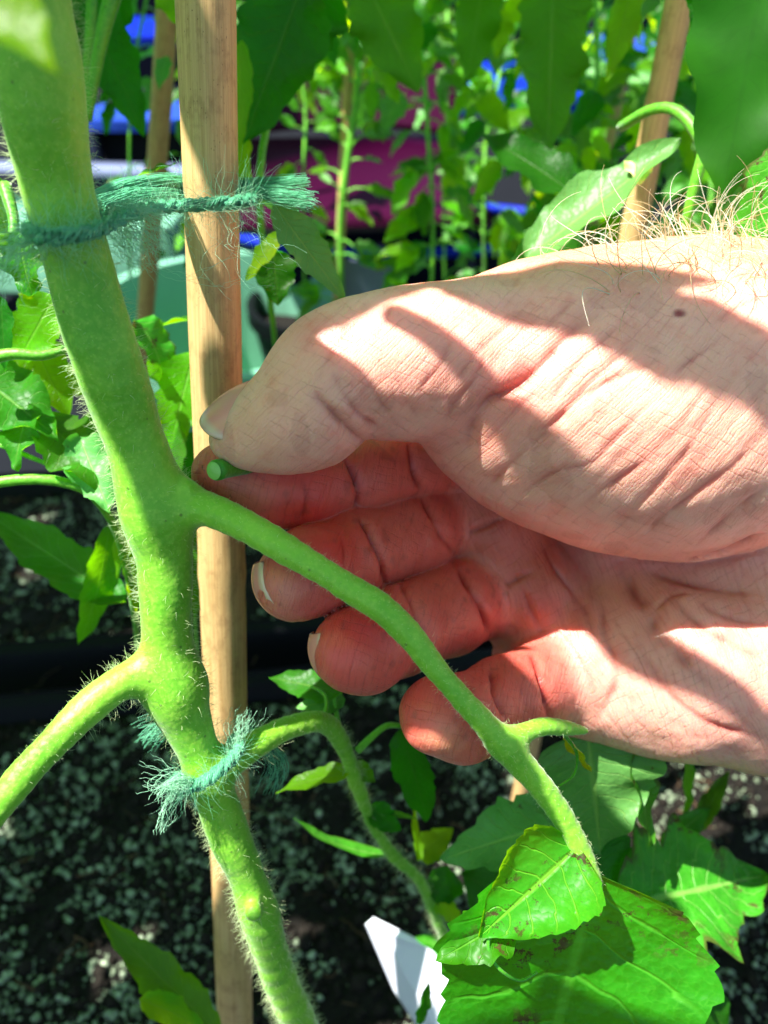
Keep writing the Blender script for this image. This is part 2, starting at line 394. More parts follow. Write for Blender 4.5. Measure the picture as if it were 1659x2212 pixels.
def chain_s(pts, mult=3):
    """finely resampled chain, no bulges at the joints"""
    c, r = chain(pts); q = spline(np.concatenate([c, r[:, None]], 1), (len(r) - 1) * mult + 1)
    return q[:, :3].astype(np.float32), q[:, 3].astype(np.float32)
def surface(f, lo, hi, h, pad=2.0):
    lo = np.array(lo, float); n = (np.ceil((np.array(hi) - lo) / h / 8).astype(int)) * 8
    nb = n // 8
    g = np.stack(np.meshgrid(*[np.arange(k) for k in nb], indexing='ij'), -1).reshape(-1, 3)
    ctr = (lo + (g * 8 + 4) * h).astype(np.float32)
    fc = np.concatenate([f(c) for c in np.array_split(ctr, max(1, len(ctr) // 4000 + 1))])
    act = np.abs(fc) < 8 * h * 0.87 + pad
    F = np.repeat(np.repeat(np.repeat(np.where(fc < 0, -9, 9).reshape(nb), 8, 0), 8, 1), 8, 2).astype(np.float32)
    F = np.pad(F, ((0, 1),) * 3, constant_values=9)
    mask = np.zeros(F.shape, bool); l = np.arange(9)
    for b in g[act]:
        x, y, z = b * 8; mask[x:x + 9, y:y + 9, z:z + 9] = True
    idx = np.argwhere(mask); pp = (lo + idx * h).astype(np.float32)
    F[mask] = np.concatenate([f(c) for c in np.array_split(pp, max(1, len(pp) // 15000 + 1))])
    inside = F < 0
    c = np.zeros(np.array(F.shape) - 1, np.int8)
    for dx in (0, 1):
        for dy in (0, 1):
            for dz in (0, 1): c += inside[dx:dx + c.shape[0], dy:dy + c.shape[1], dz:dz + c.shape[2]]
    cells = (c > 0) & (c < 8); ci = np.argwhere(cells); vid = -np.ones(c.shape, np.int32); vid[cells] = np.arange(len(ci))
    acc = np.zeros((len(ci), 3)); cnt = np.zeros(len(ci))
    cor = [(a, b, d) for a in (0, 1) for b in (0, 1) for d in (0, 1)]
    for p0 in cor:
        for ax in range(3):
            if p0[ax]: continue
            p1 = list(p0); p1[ax] = 1
            a = F[ci[:, 0] + p0[0], ci[:, 1] + p0[1], ci[:, 2] + p0[2]]; b = F[ci[:, 0] + p1[0], ci[:, 1] + p1[1], ci[:, 2] + p1[2]]
            x = (a < 0) != (b < 0); t = np.where(x, a / np.where(a == b, 1, a - b), 0)
            q = np.tile(np.array(p0, float), (len(ci), 1)); q[:, ax] += t
            acc += q * x[:, None]; cnt += x
    v = lo + (ci + acc / cnt[:, None]) * h
    faces = []
    for ax in range(3):
        o1, o2 = (ax + 1) % 3, (ax + 2) % 3
        sl0 = [slice(None)] * 3; sl1 = [slice(None)] * 3; sl0[ax] = slice(0, -1); sl1[ax] = slice(1, None)
        A = inside[tuple(sl0)]; B = inside[tuple(sl1)]; e = np.argwhere(A != B)
        ok = (e[:, o1] > 0) & (e[:, o2] > 0) & (e[:, o1] < c.shape[o1]) & (e[:, o2] < c.shape[o2]); e = e[ok]
        fl = A[tuple(e.T)]
        def vv(d1, d2):
            k = e.copy(); k[:, o1] -= d1; k[:, o2] -= d2; return vid[tuple(k.T)]
        q = np.stack([vv(1, 1), vv(0, 1), vv(0, 0), vv(1, 0)], -1)
        q[~fl] = q[~fl][:, ::-1]; faces.append(q)
    faces = np.concatenate(faces)[:, ::-1]               # view frame is left handed
    faces = faces[(faces >= 0).all(1)]
    for _ in range(2):
        g_, d_ = grad(f, v); v = v - g_ * np.clip(d_, -h, h)[:, None] * 0.9
    return v, faces
def fbatch(f, p): return np.concatenate([f(c) for c in np.array_split(p.astype(np.float32), max(1, len(p) // 15000 + 1))])
def grad(f, v, e=0.25):
    d = fbatch(f, v); g = np.zeros_like(v)
    for a in range(3):
        o = np.zeros(3); o[a] = e; g[:, a] = fbatch(f, v + o) - fbatch(f, v - o)
    return unit(g), d
def project(v):
    return 829.5 + v[:, 0] / v[:, 2] * FPX, 1106 - v[:, 1] / v[:, 2] * FPX
def vnoise(p, s, seed=0):
    """cheap smooth value noise, p (n,3) mm, s = cell mm -> -1..1"""
    q = p / s + 100.3 + seed * 7.7; i = np.floor(q).astype(np.int64); t = q - i; t = t * t * (3 - 2 * t); r = 0
    for a in (0, 1):
        for b in (0, 1):
            for c in (0, 1):
                h = (i[:, 0] + a) * 73856093 ^ (i[:, 1] + b) * 19349663 ^ (i[:, 2] + c) * 83492791 ^ seed * 2654435
                h = (h * 1103515245 + 12345) & 0x7fffffff; h = (h ^ (h >> 13)) * 1274126177 & 0x7fffffff
                r = r + (h / 0x3fffffff - 1) * np.where(a, t[:, 0], 1 - t[:, 0]) * np.where(b, t[:, 1], 1 - t[:, 1]) * np.where(c, t[:, 2], 1 - t[:, 2])
    return r
def poly_dist(x, y, line):
    """distance in px from (x,y) to a polyline and arc parameter 0..1"""
    L = spline(np.array(line, float), 24); best = np.full(x.shape, 1e9); par = np.zeros(x.shape)
    for i in range(len(L) - 1):
        a, b = L[i], L[i + 1]; d = b - a; t = np.clip(((x - a[0]) * d[0] + (y - a[1]) * d[1]) / (d @ d + 1e-9), 0, 1)
        q = np.hypot(x - a[0] - t * d[0], y - a[1] - t * d[1]); m = q < best; best[m] = q[m]; par[m] = (i + t[m]) / (len(L) - 1)
    return best, par
# ================================================================ THE HAND
THUMB = chain_s([(496, 950, 151, 44), (560, 934, 150, 80), (657, 888, 149, 127), (738, 806, 150, 139), (870, 790, 154, 158), (1000, 785, 160, 172)])
THENAR = chain_s([(1010, 790, 163, 165), (1200, 850, 172, 288), (1450, 872, 181, 338), (1660, 852, 190, 305), (1900, 850, 195, 290), (2500, 850, 205, 270)])
INDEX = chain([(478, 1022, 161, 64), (560, 1062, 163, 78), (655, 1060, 167, 80), (772, 1030, 177, 84), (895, 1000, 190, 88), (1010, 985, 206, 92)])
MIDDLE = chain([(636, 1256, 157, 86), (668, 1236, 160, 94), (755, 1195, 171, 94), (878, 1152, 189, 100), (975, 1110, 204, 92), (1060, 1090, 214, 90)])
RING = chain([(760, 1405, 156, 88), (785, 1402, 159, 92), (862, 1362, 170, 94), (965, 1315, 189, 98), (1062, 1275, 205, 92), (1130, 1250, 214, 90)])
LITTLE = chain([(948, 1545, 158, 86), (1000, 1552, 162, 90), (1085, 1508, 175, 86), (1180, 1470, 190, 88), (1270, 1420, 200, 95)])
PADS = chain([(975, 1010, 200, 90), (1062, 1140, 201, 104), (1142, 1285, 201, 104), (1200, 1400, 204, 98)])
PALM = chain([(1090, 1090, 226, 130), (1220, 1220, 226, 175), (1400, 1250, 222, 230), (1700, 1200, 218, 300), (2500, 1150, 220, 300)])
HYPO = chain([(1190, 1440, 206, 128), (1300, 1430, 200, 158), (1460, 1440, 196, 190), (1660, 1450, 198, 205), (2000, 1400, 202, 220), (2500, 1250, 205, 200)])
BACK = chain([(900, 930, 214, 80), (1250, 900, 218, 250), (1700, 900, 218, 300), (2500, 950, 215, 280)])
def hand_sdf(p):
    thumb = chain_sdf(p, THUMB, 1.5); thenar = chain_sdf(p, THENAR, 2)
    th = smin(thumb, thenar, 3.0)
    palm = smin(chain_sdf(p, PALM, 8), chain_sdf(p, HYPO, 6), 7)
    palm = smin(palm, chain_sdf(p, PADS, 4), 5); palm = smin(palm, chain_sdf(p, BACK, 8), 8)
    idx = chain_sdf(p, INDEX, 2.5); mid = chain_sdf(p, MIDDLE, 2.5); rin = chain_sdf(p, RING, 2.5); lit = chain_sdf(p, LITTLE, 2.5)
    fin = smin(smin(idx, mid, 0.3), smin(rin, lit, 0.3), 0.3)
    body = smin(palm, fin, 4.0)
    return smin(body, th, 1.2)
HB = []
for ch in (THUMB, THENAR, INDEX, MIDDLE, RING, LITTLE, PADS, PALM, HYPO, BACK):
    HB.append(ch[0] - ch[1][:, None]); HB.append(ch[0] + ch[1][:, None])
HB = np.concatenate(HB); hlo = HB.min(0) - 3; hhi = HB.max(0) + 3
hv, hf = surface(hand_sdf, hlo, hhi, 0.52)
hn, _ = grad(hand_sdf, hv)
hx, hy = project(hv)
# frontmost test through a coarse depth buffer
def front_mask(v, x, y, cell=8, tol=3.0):
    xi = np.clip((x / cell).astype(int), 0, 400); yi = np.clip((y / cell).astype(int), 0, 400)
    zb = np.full((401, 401), 1e9); np.minimum.at(zb, (xi, yi), v[:, 2])
    return v[:, 2] < zb[xi, yi] + tol
front = front_mask(hv, hx, hy) & ((hn * unit(-hv)).sum(1) > -0.05)
gs = np.stack([chain_sdf(hv.astype(np.float32), c) for c in (THUMB, THENAR, INDEX, MIDDLE, RING, LITTLE)] + [np.minimum(chain_sdf(hv.astype(np.float32), PALM), np.minimum(chain_sdf(hv.astype(np.float32), HYPO), chain_sdf(hv.astype(np.float32), PADS)))], 0)
sw = np.exp(-(gs - gs.min(0)) / 1.6); sw = sw / sw.sum(0)
soft = lambda *g: sw[list(g)].sum(0)
grp = gs.argmin(0)                                      # 0 thumb 1 thenar 2 index 3 middle 4 ring 5 little 6 palm
disp = np.zeros(len(hv)); crease = np.zeros(len(hv)); fold = np.zeros(len(hv))
CR = [  # polyline px, width px, depth mm, groups
 ([(682, 843), (700, 872), (730, 905), (785, 960)], 15, 1.5, (0,)), ([(715, 799), (740, 850), (775, 895), (822, 930)], 10, .6, (0,)),
 ([(784, 795), (805, 840), (835, 890), (865, 928)], 9, .6, (0, 1)), ([(850, 800), (870, 850), (905, 905)], 8, .4, (0, 1)),
 ([(760, 700), (735, 740), (700, 790), (690, 830)], 7, .3, (0, 1)), ([(800, 655), (770, 700), (745, 750)], 6, .25, (0, 1)), ([(860, 640), (835, 690), (800, 760)], 6, .25, (0, 1)),
 ([(909, 851), (930, 815), (954, 786), (978, 726)], 8, .5, (0, 1)), ([(962, 912), (990, 860), (1027, 815), (1051, 760)], 9, .7, (0, 1)),
 ([(987, 823), (1025, 770), (1068, 726), (1120, 681)], 9, .7, (0, 1)),
 ([(1004, 968), (1027, 912), (1060, 865), (1088, 851), (1165, 795), (1230, 722), (1319, 665)], 18, 3.4, (0, 1)),
 ([(1030, 985), (1075, 930), (1120, 880), (1185, 825)], 8, .6, (0, 1)),
 ([(1185, 872), (1214, 827), (1270, 765), (1339, 701)], 9, .8, (1,)), ([(1160, 940), (1218, 892), (1270, 827), (1376, 738)], 9, .8, (1,)),
 ([(1050, 1052), (1068, 1038), (1120, 990), (1181, 936), (1270, 847), (1436, 774)], 11, 1.0, (1,)),
 ([(1120, 1075), (1200, 1020), (1279, 1000), (1319, 957), (1430, 840)], 9, .6, (1,)), ([(1230, 1110), (1300, 1060), (1388, 1000), (1473, 920), (1530, 830)], 9, .55, (1,)),
 ([(1330, 1140), (1388, 1082), (1473, 989), (1562, 855)], 10, .7, (1,)), ([(1400, 1150), (1432, 1115), (1554, 1030), (1645, 948)], 10, .8, (1,)), ([(1455, 810), (1497, 778), (1566, 726)], 9, .7, (1,)),
 ([(1130, 760), (1190, 700), (1240, 650)], 8, .5, (1,)), ([(1490, 1190), (1570, 1120), (1659, 1050)], 10, .9, (1,)), ([(1540, 700), (1600, 660), (1659, 640)], 8, .4, (1,)),
 ([(655, 1030), (662, 1080), (652, 1130)], 7, .7, (2,)), ([(745, 985), (765, 1030), (775, 1070), (768, 1105)], 10, 1.3, (2,)), ([(880, 955), (895, 1020), (912, 1062)], 10, 1.2, (2, 6)),
 ([(770, 1110), (800, 1160), (828, 1225), (835, 1280)], 10, 1.3, (3,)), ([(905, 1062), (930, 1110), (960, 1165), (985, 1200)], 10, 1.4, (3, 6)), ([(735, 1160), (745, 1190), (742, 1225)], 7, .5, (3,)),
 ([(865, 1255), (890, 1310), (905, 1365)], 10, 1.2, (4,)), ([(975, 1210), (1010, 1260), (1045, 1320), (1062, 1370)], 11, 1.4, (4, 6)),
 ([(1060, 1440), (1072, 1500), (1092, 1560)], 11, 1.5, (5,)), ([(1145, 1410), (1160, 1440), (1180, 1500), (1190, 1570)], 12, 1.5, (5, 6)),
 ([(1000, 1270), (1040, 1275), (1090, 1265), (1150, 1235)], 9, .8, (6,)), ([(1130, 1270), (1140, 1310), (1190, 1400), (1215, 1480)], 9, .5, (6,)),
 ([(1160, 1160), (1200, 1230), (1250, 1300), (1290, 1370)], 9, .7, (6,)), ([(930, 1130), (1000, 1150), (1060, 1130), (1110, 1100)], 8, .6, (6,)),
 ([(1330, 1185), (1350, 1240), (1380, 1290), (1400, 1310), (1420, 1370), (1480, 1430), (1560, 1500)], 20, 1.3, (6, 1)),
 ([(1400, 1230), (1500, 1265), (1659, 1285)], 16, 1.0, (6, 1)), ([(1290, 1560), (1330, 1470), (1310, 1380), (1300, 1300)], 16, .8, (6,)),
 ([(1480, 1215), (1560, 1198), (1659, 1155)], 12, 1.6, (6, 1)), ([(1380, 1400), (1450, 1500), (1530, 1560), (1659, 1600)], 14, .7, (6,)), ([(1440, 1290), (1540, 1370), (1659, 1430)], 14, .7, (6,)),
 ([(1370, 1300), (1400, 1320), (1450, 1290), (1500, 1285)], 7, .5, (6,)), ([(1500, 1290), (1560, 1330), (1659, 1350)], 12, .6, (6,)),
]
for line, w, dep, gg in CR:
    m = front & np.isin(grp, gg)
    if gg == (1,) or gg == (0, 1): dep *= .45; w *= 1.05
    xs, ys = hx[m], hy[m]
    jx = vnoise(hv[m], 5.0, 3) * 3.5; d, t = poly_dist(xs + jx, ys, line)
    fing = set(gg) & {2, 3, 4, 5}
    a = np.clip(np.minimum(t, 1 - t) * 5 + 0.15, 0, 1); a = a * np.clip(.75 + .55 * vnoise(hv[m], 3.5, 8), .15, 1.2); e = np.exp(-(d / w) ** 2) * a
    ev = .55 * e + .6 * np.exp(-(d / (.42 * w)) ** 2) * a
    ridge = np.exp(-((d - 2.4 * w) / (1.7 * w)) ** 2) * a
    disp[m] -= dep * ev - 0.24 * dep * ridge; crease[m] = np.maximum(crease[m], (np.exp(-(d / (.5 * w)) ** 2) * a * (1.2 if fing else .55 * min(1, dep + .4)) + (0 if fing else .22 * np.exp(-(d / (2.2 * w)) ** 2) * a)))
# thumb side: many roughly parallel wrinkles running up to the right
m = np.isin(grp, (0, 1)) & (hx > 640)
a_ = np.array([-.70, -.74]); q = (hx * 0.72 + hy * 0.70) + 22 * vnoise(hv, 22, 5) + 4 * vnoise(hv, 4, 6)
amp = np.clip((hx - 800) / 200, 0.25, 1) * (0.55 + 0.45 * vnoise(hv, 14, 9))
wr = 1 - np.abs(np.sin(q / 21.0)); wr2 = 1 - np.abs(np.sin(q / 8.3 + 1.1))
disp[m] -= (0.10 * wr[m] ** 4 + 0.05 * wr2[m] ** 4) * amp[m]; crease[m] = np.maximum(crease[m], 0.25 * wr[m] ** 6 * amp[m])
# palm side: flowing skin lines and soft mounds
m = np.isin(grp, (6,)) ; q = hx * 0.85 - hy * 0.42 + 26 * vnoise(hv, 12, 15) + 7 * vnoise(hv, 3, 16)
wr = 1 - np.abs(np.sin(q / 15.0)); disp[m] -= 0.14 * wr[m] ** 4; crease[m] = np.maximum(crease[m], 0.3 * wr[m] ** 8)
q = hy + 20 * vnoise(hv, 10, 25); m = np.isin(grp, (2, 3, 4, 5)); wr = 1 - np.abs(np.sin((hx + 0.3 * hy + 14 * vnoise(hv, 6, 22)) / 10.0)); disp[m] -= 0.07 * wr[m] ** 4
disp += 0.40 * vnoise(hv, 9, 1) + 0.12 * vnoise(hv, 4, 2) + 0.05 * vnoise(hv, 1.6, 4)
tipm = np.isin(grp, (2, 3, 4, 5)); disp[tipm] -= (0.3 * vnoise(hv[tipm], 9, 1))
# a small healing nick on the thumb side
d = np.hypot((hx - 1468) / 1.6, hy - 677); m = front & (d < 60); disp[m] += 0.5 * np.exp(-(d[m] / 26) ** 2) - 0.35 * np.exp(-(d[m] / 7) ** 2)
nick = np.where(front, np.exp(-(d / 9) ** 4), 0)
hv2 = hv + hn * disp[:, None]
flow = np.where(np.isin(grp, (0, 1)), hx * .72 + hy * .70 + 22 * vnoise(hv, 22, 5), np.where(grp == 6, hx * .85 - hy * .42 + 26 * vnoise(hv, 16, 15), hx + .28 * hy + 12 * vnoise(hv, 10, 22)))
# pigment, with some shade, sunlight and glow painted into the tint
base = np.array(srgb(246, 190, 168)[:3]); tint = np.tile(base, (len(hv), 1))
def blend(mask, col, f):
    f = (np.asarray(f) * mask)[:, None]; tint[:] = tint * (1 - f) + np.array(srgb(*col)[:3]) * f
def spot(x, y, r, col, f, gg=None):
    mk = np.exp(-(((hx - x) ** 2 + (hy - y) ** 2) / r ** 2)); 
    if gg is not None: mk = mk * np.isin(grp, gg)
    blend(mk, col, f)
blend(soft(6), (180, 86, 64), .88); blend(soft(2, 3, 4, 5), (210, 94, 80), .88)  # palm and finger shade under the thumb painted into their red-brown tint
blend(soft(2, 3, 4, 5, 6) * np.clip((hx - 1180) / 130, 0, 1), (242, 190, 172), .8)  # sunlit skin right of the thumb's shadow edge, painted as a lighter tint
spot(640, 1110, 95, (225, 40, 34), .9, (2,)); spot(560, 1080, 90, (226, 140, 120), .4, (2,)); spot(720, 1180, 75, (222, 60, 50), .8, (3,))  # first spot paints in the red glow of light through the index finger
spot(775, 1380, 85, (224, 50, 50), .9, (4,)); spot(800, 1430, 60, (226, 120, 100), .5, (4,)); spot(930, 1520, 80, (222, 80, 70), .75, (5,)); spot(960, 1600, 50, (236, 180, 140), .6, (5,))
spot(610, 1290, 50, (214, 150, 128), .6, (3,)); spot(1060, 870, 90, (232, 120, 108), .5, (0, 1)); spot(1120, 800, 110, (226, 140, 128), .5, (1,)); spot(950, 800, 90, (232, 160, 145), .4)
spot(670, 715, 45, (230, 140, 130), .5, (0,)); spot(1225, 1450, 60, (222, 110, 95), .5, (6,)); spot(1230, 1330, 60, (214, 100, 80), .45, (6,))
blend(np.isin(grp, (0, 1)) * np.clip((640 - hy) / 80, 0, 1), (196, 150, 112), .6)
blend(np.isin(grp, (0, 1)) * (vnoise(hv, 5, 31) > .35), (214, 150, 130), .35)
blend(np.isin(grp, (2, 3, 4, 5)) * front * np.clip(vnoise(hv, 2.0, 51) - .5, 0, .3), (90, 50, 40), .9)
blend(nick, (140, 20, 30), .9)
dirt = np.where(np.isin(grp, (2, 3, 4, 5)), 1.0, np.where(grp == 6, .5, np.clip((820 - hx) / 150, 0, .14) + 0.03))
dirt = dirt * np.clip(.6 + vnoise(hv, 12, 41), 0, 1)
person = empty('person', 'bare weathered hand reaching in from the right, thumb and forefinger pinching a green shoot', 'person', W(P(1659, 1100, 205.)))
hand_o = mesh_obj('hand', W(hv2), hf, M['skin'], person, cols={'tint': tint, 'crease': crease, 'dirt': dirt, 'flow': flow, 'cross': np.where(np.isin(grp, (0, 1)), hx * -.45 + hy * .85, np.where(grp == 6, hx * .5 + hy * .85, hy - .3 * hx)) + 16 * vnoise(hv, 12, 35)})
print('hand verts', len(hv))

def march(f, p, n, steps=30):
    p = np.array(p, np.float32); n = unit(n).astype(np.float32)
    for _ in range(steps):
        d = f(p); p = p - n * np.clip(d, -2, 2)[:, None] * 0.8
    return p
def nail(cx, cy, d, axis, normal, L, Wd, Rc, lift=0.35, bend=0.10, over=1.5, label=None):
    ax = unit(np.array(axis, float)); no = np.array(normal, float); no = unit(no - ax * (no @ ax)); sd = np.cross(ax, no)
    c0 = P(cx, cy, d) + no * 6; c = march(hand_sdf, c0[None], no)[0] + no * lift
    nu, nv = 19, 15; vs = []; uvs = []
    for i in range(nu):
        u = i / (nu - 1)
        for j in range(nv):
            w = j / (nv - 1) * 2 - 1
            ends = (1 - abs(2 * u - 1) ** 5) ** .5 if u < .5 else (1 - abs(2 * u - 1) ** 7 * .9) ** .5
            a = w * Wd / 2 * (0.80 + 0.20 * ends) / Rc
            uu = (u - .5) * L - (w * w) * (0.16 * L if u < .5 else .0) * (1 - 2 * u) * -1 - (w * w) * (0.14 * L) * max(0, 2 * u - 1)
            vs.append(c + ax * uu + sd * Rc * math.sin(a) + no * (Rc * (math.cos(a) - 1) - bend * L * (2 * u - 1) ** 2 * .5)); uvs.append((u, w * .5 + .5))
    vs = np.array(vs); k = len(vs); v = np.concatenate([vs, vs - no * 0.55]); F = []
    for i in range(nu - 1):
        for j in range(nv - 1):
            a = i * nv + j; F.append((a, a + 1, a + nv + 1, a + nv)); F.append((k + a + nv, k + a + nv + 1, k + a + 1, k + a))
    rim = [j for j in range(nv)] + [i * nv + nv - 1 for i in range(1, nu)] + [(nu - 1) * nv + j for j in range(nv - 2, -1, -1)] + [i * nv for i in range(nu - 2, 0, -1)]
    for a, b_ in zip(rim, rim[1:] + rim[:1]): F.append((b_, a, k + a, k + b_))
    return mesh_obj('nail', W(v), F, M['nail'], person, uv=np.array(uvs + uvs), label=label)
nail(521, 897, 150, (-.80, -.56, -.06), (-.28, .50, -.82), 15, 11.5, 8.2, lift=0.35, bend=.14, label='thumb nail, clean and glossy')
nail(588, 1283, 157, (.25, .05, -.95), (-.68, -.50, -.55), 13, 16, 9.2, lift=0.25, bend=.3, label='fingernail with a dark line of dirt under its edge')
nail(716, 1420, 156, (.3, .1, -.93), (-.72, -.40, -.60), 12, 13.5, 8.8, lift=0.2, bend=.3, label='ring fingernail seen end on')

# hairs on the back of the hand, above the wrist
sel = np.where((hx > 1120) & (hx < 1750) & (hy < 640) & (hn[:, 1] > 0.05) & np.isin(grp, (0, 1)) & (hn[:, 2] < 0.75))[0]
wgt = np.clip((hx[sel] - 1100) / 450, 0.12, 1) ** 1.6; pick = rng.choice(sel, 420, p=wgt / wgt.sum())
def curly(root, nrm, n, length, drift, curl, k=10):
    r0 = root; lines = np.zeros((len(root), k, 3)); lines[:, 0] = root
    d = unit(nrm + rng.normal(0, .45, root.shape) + drift); ax = unit(np.cross(d, rng.normal(0, 1, root.shape)) + 0.6 * np.array([0, 0, 1.])); ang = (curl * (0.5 + rng.random(len(root))))
    ang = ang * np.where(rng.random(len(root)) < .5, 1, -1)
    st = (length * (0.4 + 0.9 * rng.random(len(root))) / (k - 1))[:, None]
    for i in range(1, k):
        c, s = np.cos(ang / k)[:, None], np.sin(ang / k)[:, None]
        d = d * c + np.cross(ax, d) * s + ax * (ax * d).sum(1, keepdims=True) * (1 - c); lines[:, i] = lines[:, i - 1] + unit(d) * st
    return lines
L = curly(hv2[pick], hn[pick], 420, 16.0, np.array([-.7, .1, -.2]), 2.3, 12)
v, f = hairs(W(L[:190]), np.full(190, .0001)); mesh_obj('hair', v, f, M['hair'], person, kind='stuff')
v, f = hairs(W(L[190:]), np.full(230, .0001)); mesh_obj('hair', v, f, M['hair_white'], person, kind='stuff', label='whitish body hair on the wrist')

# the pinched side shoot
shoot = spline(P([466, 498, 545, 620], [1016, 1009, 1003, 1004], [147.8, 151.5, 157, 161]), 14)
v, f = tube(W(shoot), np.array([2.05, 2.1] + [2.0] * 12) * .001, 16)
ss = mesh_obj('side_shoot', v, f, M['petiole'], None, base=v.mean(0)); tag(ss, 'short green side shoot with its cut end showing, pinched between thumb and forefinger', 'side shoot')
ce = W(shoot[:1])[0]; t0 = unit(W(shoot[:1])[0] - W(shoot[1:2])[0]); a1 = unit(np.cross(t0, RIGHT + .3 * UP)); a2 = np.cross(t0, a1)
vv = [ce + t0 * .00075]; 
for r in (1.0, 1.75): 
    for a in np.linspace(0, 2 * np.pi, 16, endpoint=False): vv.append(ce + t0 * (.00085 if r < 1.5 else .0006) + (a1 * math.cos(a) + a2 * math.sin(a)) * r * .001)
ff = [(0, 1 + i, 1 + (i + 1) % 16) for i in range(16)] + [(1 + i, 17 + i, 17 + (i + 1) % 16, 1 + (i + 1) % 16) for i in range(16)]
M['cut'] = mat_plain('cut_face', srgb(130, 195, 90), .3, .3, 900, .3, .0003)
mesh_obj('cut_face', np.array(vv), ff, M['cut'], ss)
# ================================================================ THE TOMATO PLANT IN FRONT
STEM = chain_s([(-20, -420, 108, 110), (20, -150, 113, 104), (58, 20, 118, 100), (80, 150, 121, 98), (100, 280, 125, 88), (120, 380, 129, 80), (143, 480, 132, 74), (168, 560, 135, 71), (198, 680, 138, 75),
              (232, 780, 141, 74), (272, 900, 146, 68), (302, 980, 149, 66), (322, 1050, 152, 72), (340, 1130, 154, 74), (352, 1190, 156, 62), (358, 1280, 158, 55), (362, 1370, 161, 53), (370, 1440, 163, 58), (384, 1500, 165, 62),
              (404, 1560, 167, 54), (428, 1620, 169, 49), (456, 1700, 172, 47), (478, 1760, 175, 49), (505, 1830, 178, 47), (532, 1890, 181, 42), (555, 1960, 185, 49), (575, 2030, 190, 45), (605, 2110, 197, 42), (640, 2200, 206, 44), (690, 2320, 225, 44), (740, 2440, 262, 46), (765, 2520, 330, 50)])
_r = np.ones(len(STEM[1])); _y = project(STEM[0])[1]; STEM = (STEM[0], (STEM[1] * np.interp(_y, [0, 1150, 1250, 1520, 1620, 2400], [.94, .95, 1, .98, .87, .87])).astype(np.float32))
PET = chain_s([(345, 1095, 154.5, 52), (400, 1088, 154, 40), (470, 1108, 150, 35), (560, 1152, 146, 32), (650, 1205, 143.5, 31), (740, 1260, 142.5, 31), (820, 1310, 142, 30), (880, 1365, 142.5, 28), (930, 1430, 143, 27), (980, 1490, 143.5, 27), (1040, 1555, 145, 28), (1090, 1612, 147, 32),
             (1135, 1662, 149, 28), (1185, 1722, 151, 25), (1232, 1790, 153, 22), (1262, 1860, 155, 26), (1276, 1910, 156, 24), (1284, 1945, 159, 9)])
PET2 = chain_s([(375, 1480, 164, 55), (330, 1462, 162, 46), (270, 1472, 158, 38), (200, 1520, 155, 36), (130, 1590, 152, 34), (60, 1662, 150, 32), (0, 1738, 148, 30), (-70, 1830, 146, 30), (-160, 1960, 150, 26)])
PET3 = chain_s([(1085, 1602, 147, 22), (1125, 1585, 149, 19), (1170, 1570, 152, 17), (1220, 1572, 156, 14), (1262, 1578, 160, 9)])
PET4 = chain_s([(448, 1665, 172, 44), (505, 1640, 174, 34), (560, 1605, 178, 30), (620, 1572, 184, 24), (680, 1558, 190, 22), (715, 1572, 196, 20), (745, 1620, 204, 18), (770, 1690, 214, 16), (800, 1770, 226, 14), (850, 1850, 240, 13), (905, 1900, 252, 12), (945, 1990, 268, 12), (985, 2080, 285, 11), (1010, 2160, 310, 12)])
def stem_sdf(p):
    s = chain_sdf(p, STEM, .8); s = smin(s, chain_sdf(p, PET, .6), 5); s = smin(s, chain_sdf(p, PET2, .6), 5); s = smin(s, chain_sdf(p, PET4, .6), 4)
    s = smin(s, chain_sdf(p, PET3, .5), 3)
    for (x, y, d) in ((548, 1968, 177.5), (400, 1062, 151.5)):
        s = smin(s, np.sqrt(((p - P(x, y, d).astype(np.float32)) ** 2).sum(1)) - 2.2, 1.5)
    return s
BB = np.concatenate([np.concatenate([c[0] - c[1][:, None], c[0] + c[1][:, None]]) for c in (STEM, PET, PET2, PET3, PET4)])
sv, sf = surface(stem_sdf, BB.min(0) - 3, BB.max(0) + 3, 0.85)
sn, _ = grad(stem_sdf, sv); sx_, sy_ = project(sv)
base_w = W(STEM[0][-1:])[0]
plant = empty('tomato_plant', 'thick hairy tomato stem in front, tied with green twine to the nearest cane', 'plant', base_w)
dsp = 0.35 * vnoise(sv, 11, 61) + 0.12 * vnoise(sv, 3.0, 62)
for (x, y, r) in ((548, 1972, 11), (400, 1062, 9)):
    q = np.hypot(sx_ - x, (sy_ - y)); mk = (q < 40) & (sn[:, 2] < 0); dsp[mk] += .5 * np.exp(-((q[mk] - r) / 4.5) ** 2) - .35 * np.exp(-(q[mk] / 5) ** 2)
mesh_obj('stem', W(sv + sn * dsp[:, None]), sf, M['stem'], plant)
# fine hairs
dPET = np.minimum(fbatch(lambda p: chain_sdf(p, PET, 0), sv), fbatch(lambda p: chain_sdf(p, PET3, 0), sv)); dS = fbatch(lambda p: chain_sdf(p, STEM, 0), sv)
isS = dS < dPET
def trich(mask, n, length, rad, name='trichomes'):
    c = np.where(mask)[0]; pk = rng.choice(c, n); root = sv[pk] + rng.normal(0, .25, (n, 3)); k = 5
    d = unit(sn[pk] + rng.normal(0, .28, (n, 3)) + np.array([0, .12, 0])); lines = np.zeros((n, k, 3)); lines[:, 0] = root - sn[pk] * .3
    bend = rng.normal(0, .28, (n, 3)) + np.array([0, -.10, 0]); st = (length * (.45 + .8 * rng.random(n)) / (k - 1))[:, None]
    for i in range(1, k): d = unit(d + bend * .6); lines[:, i] = lines[:, i - 1] + d * st
    v, f = hairs(W(lines), rad * 1.25 * (.7 + .6 * rng.random(n)), .3); return mesh_obj(name, v, f, M['trichome'], plant, kind='stuff')
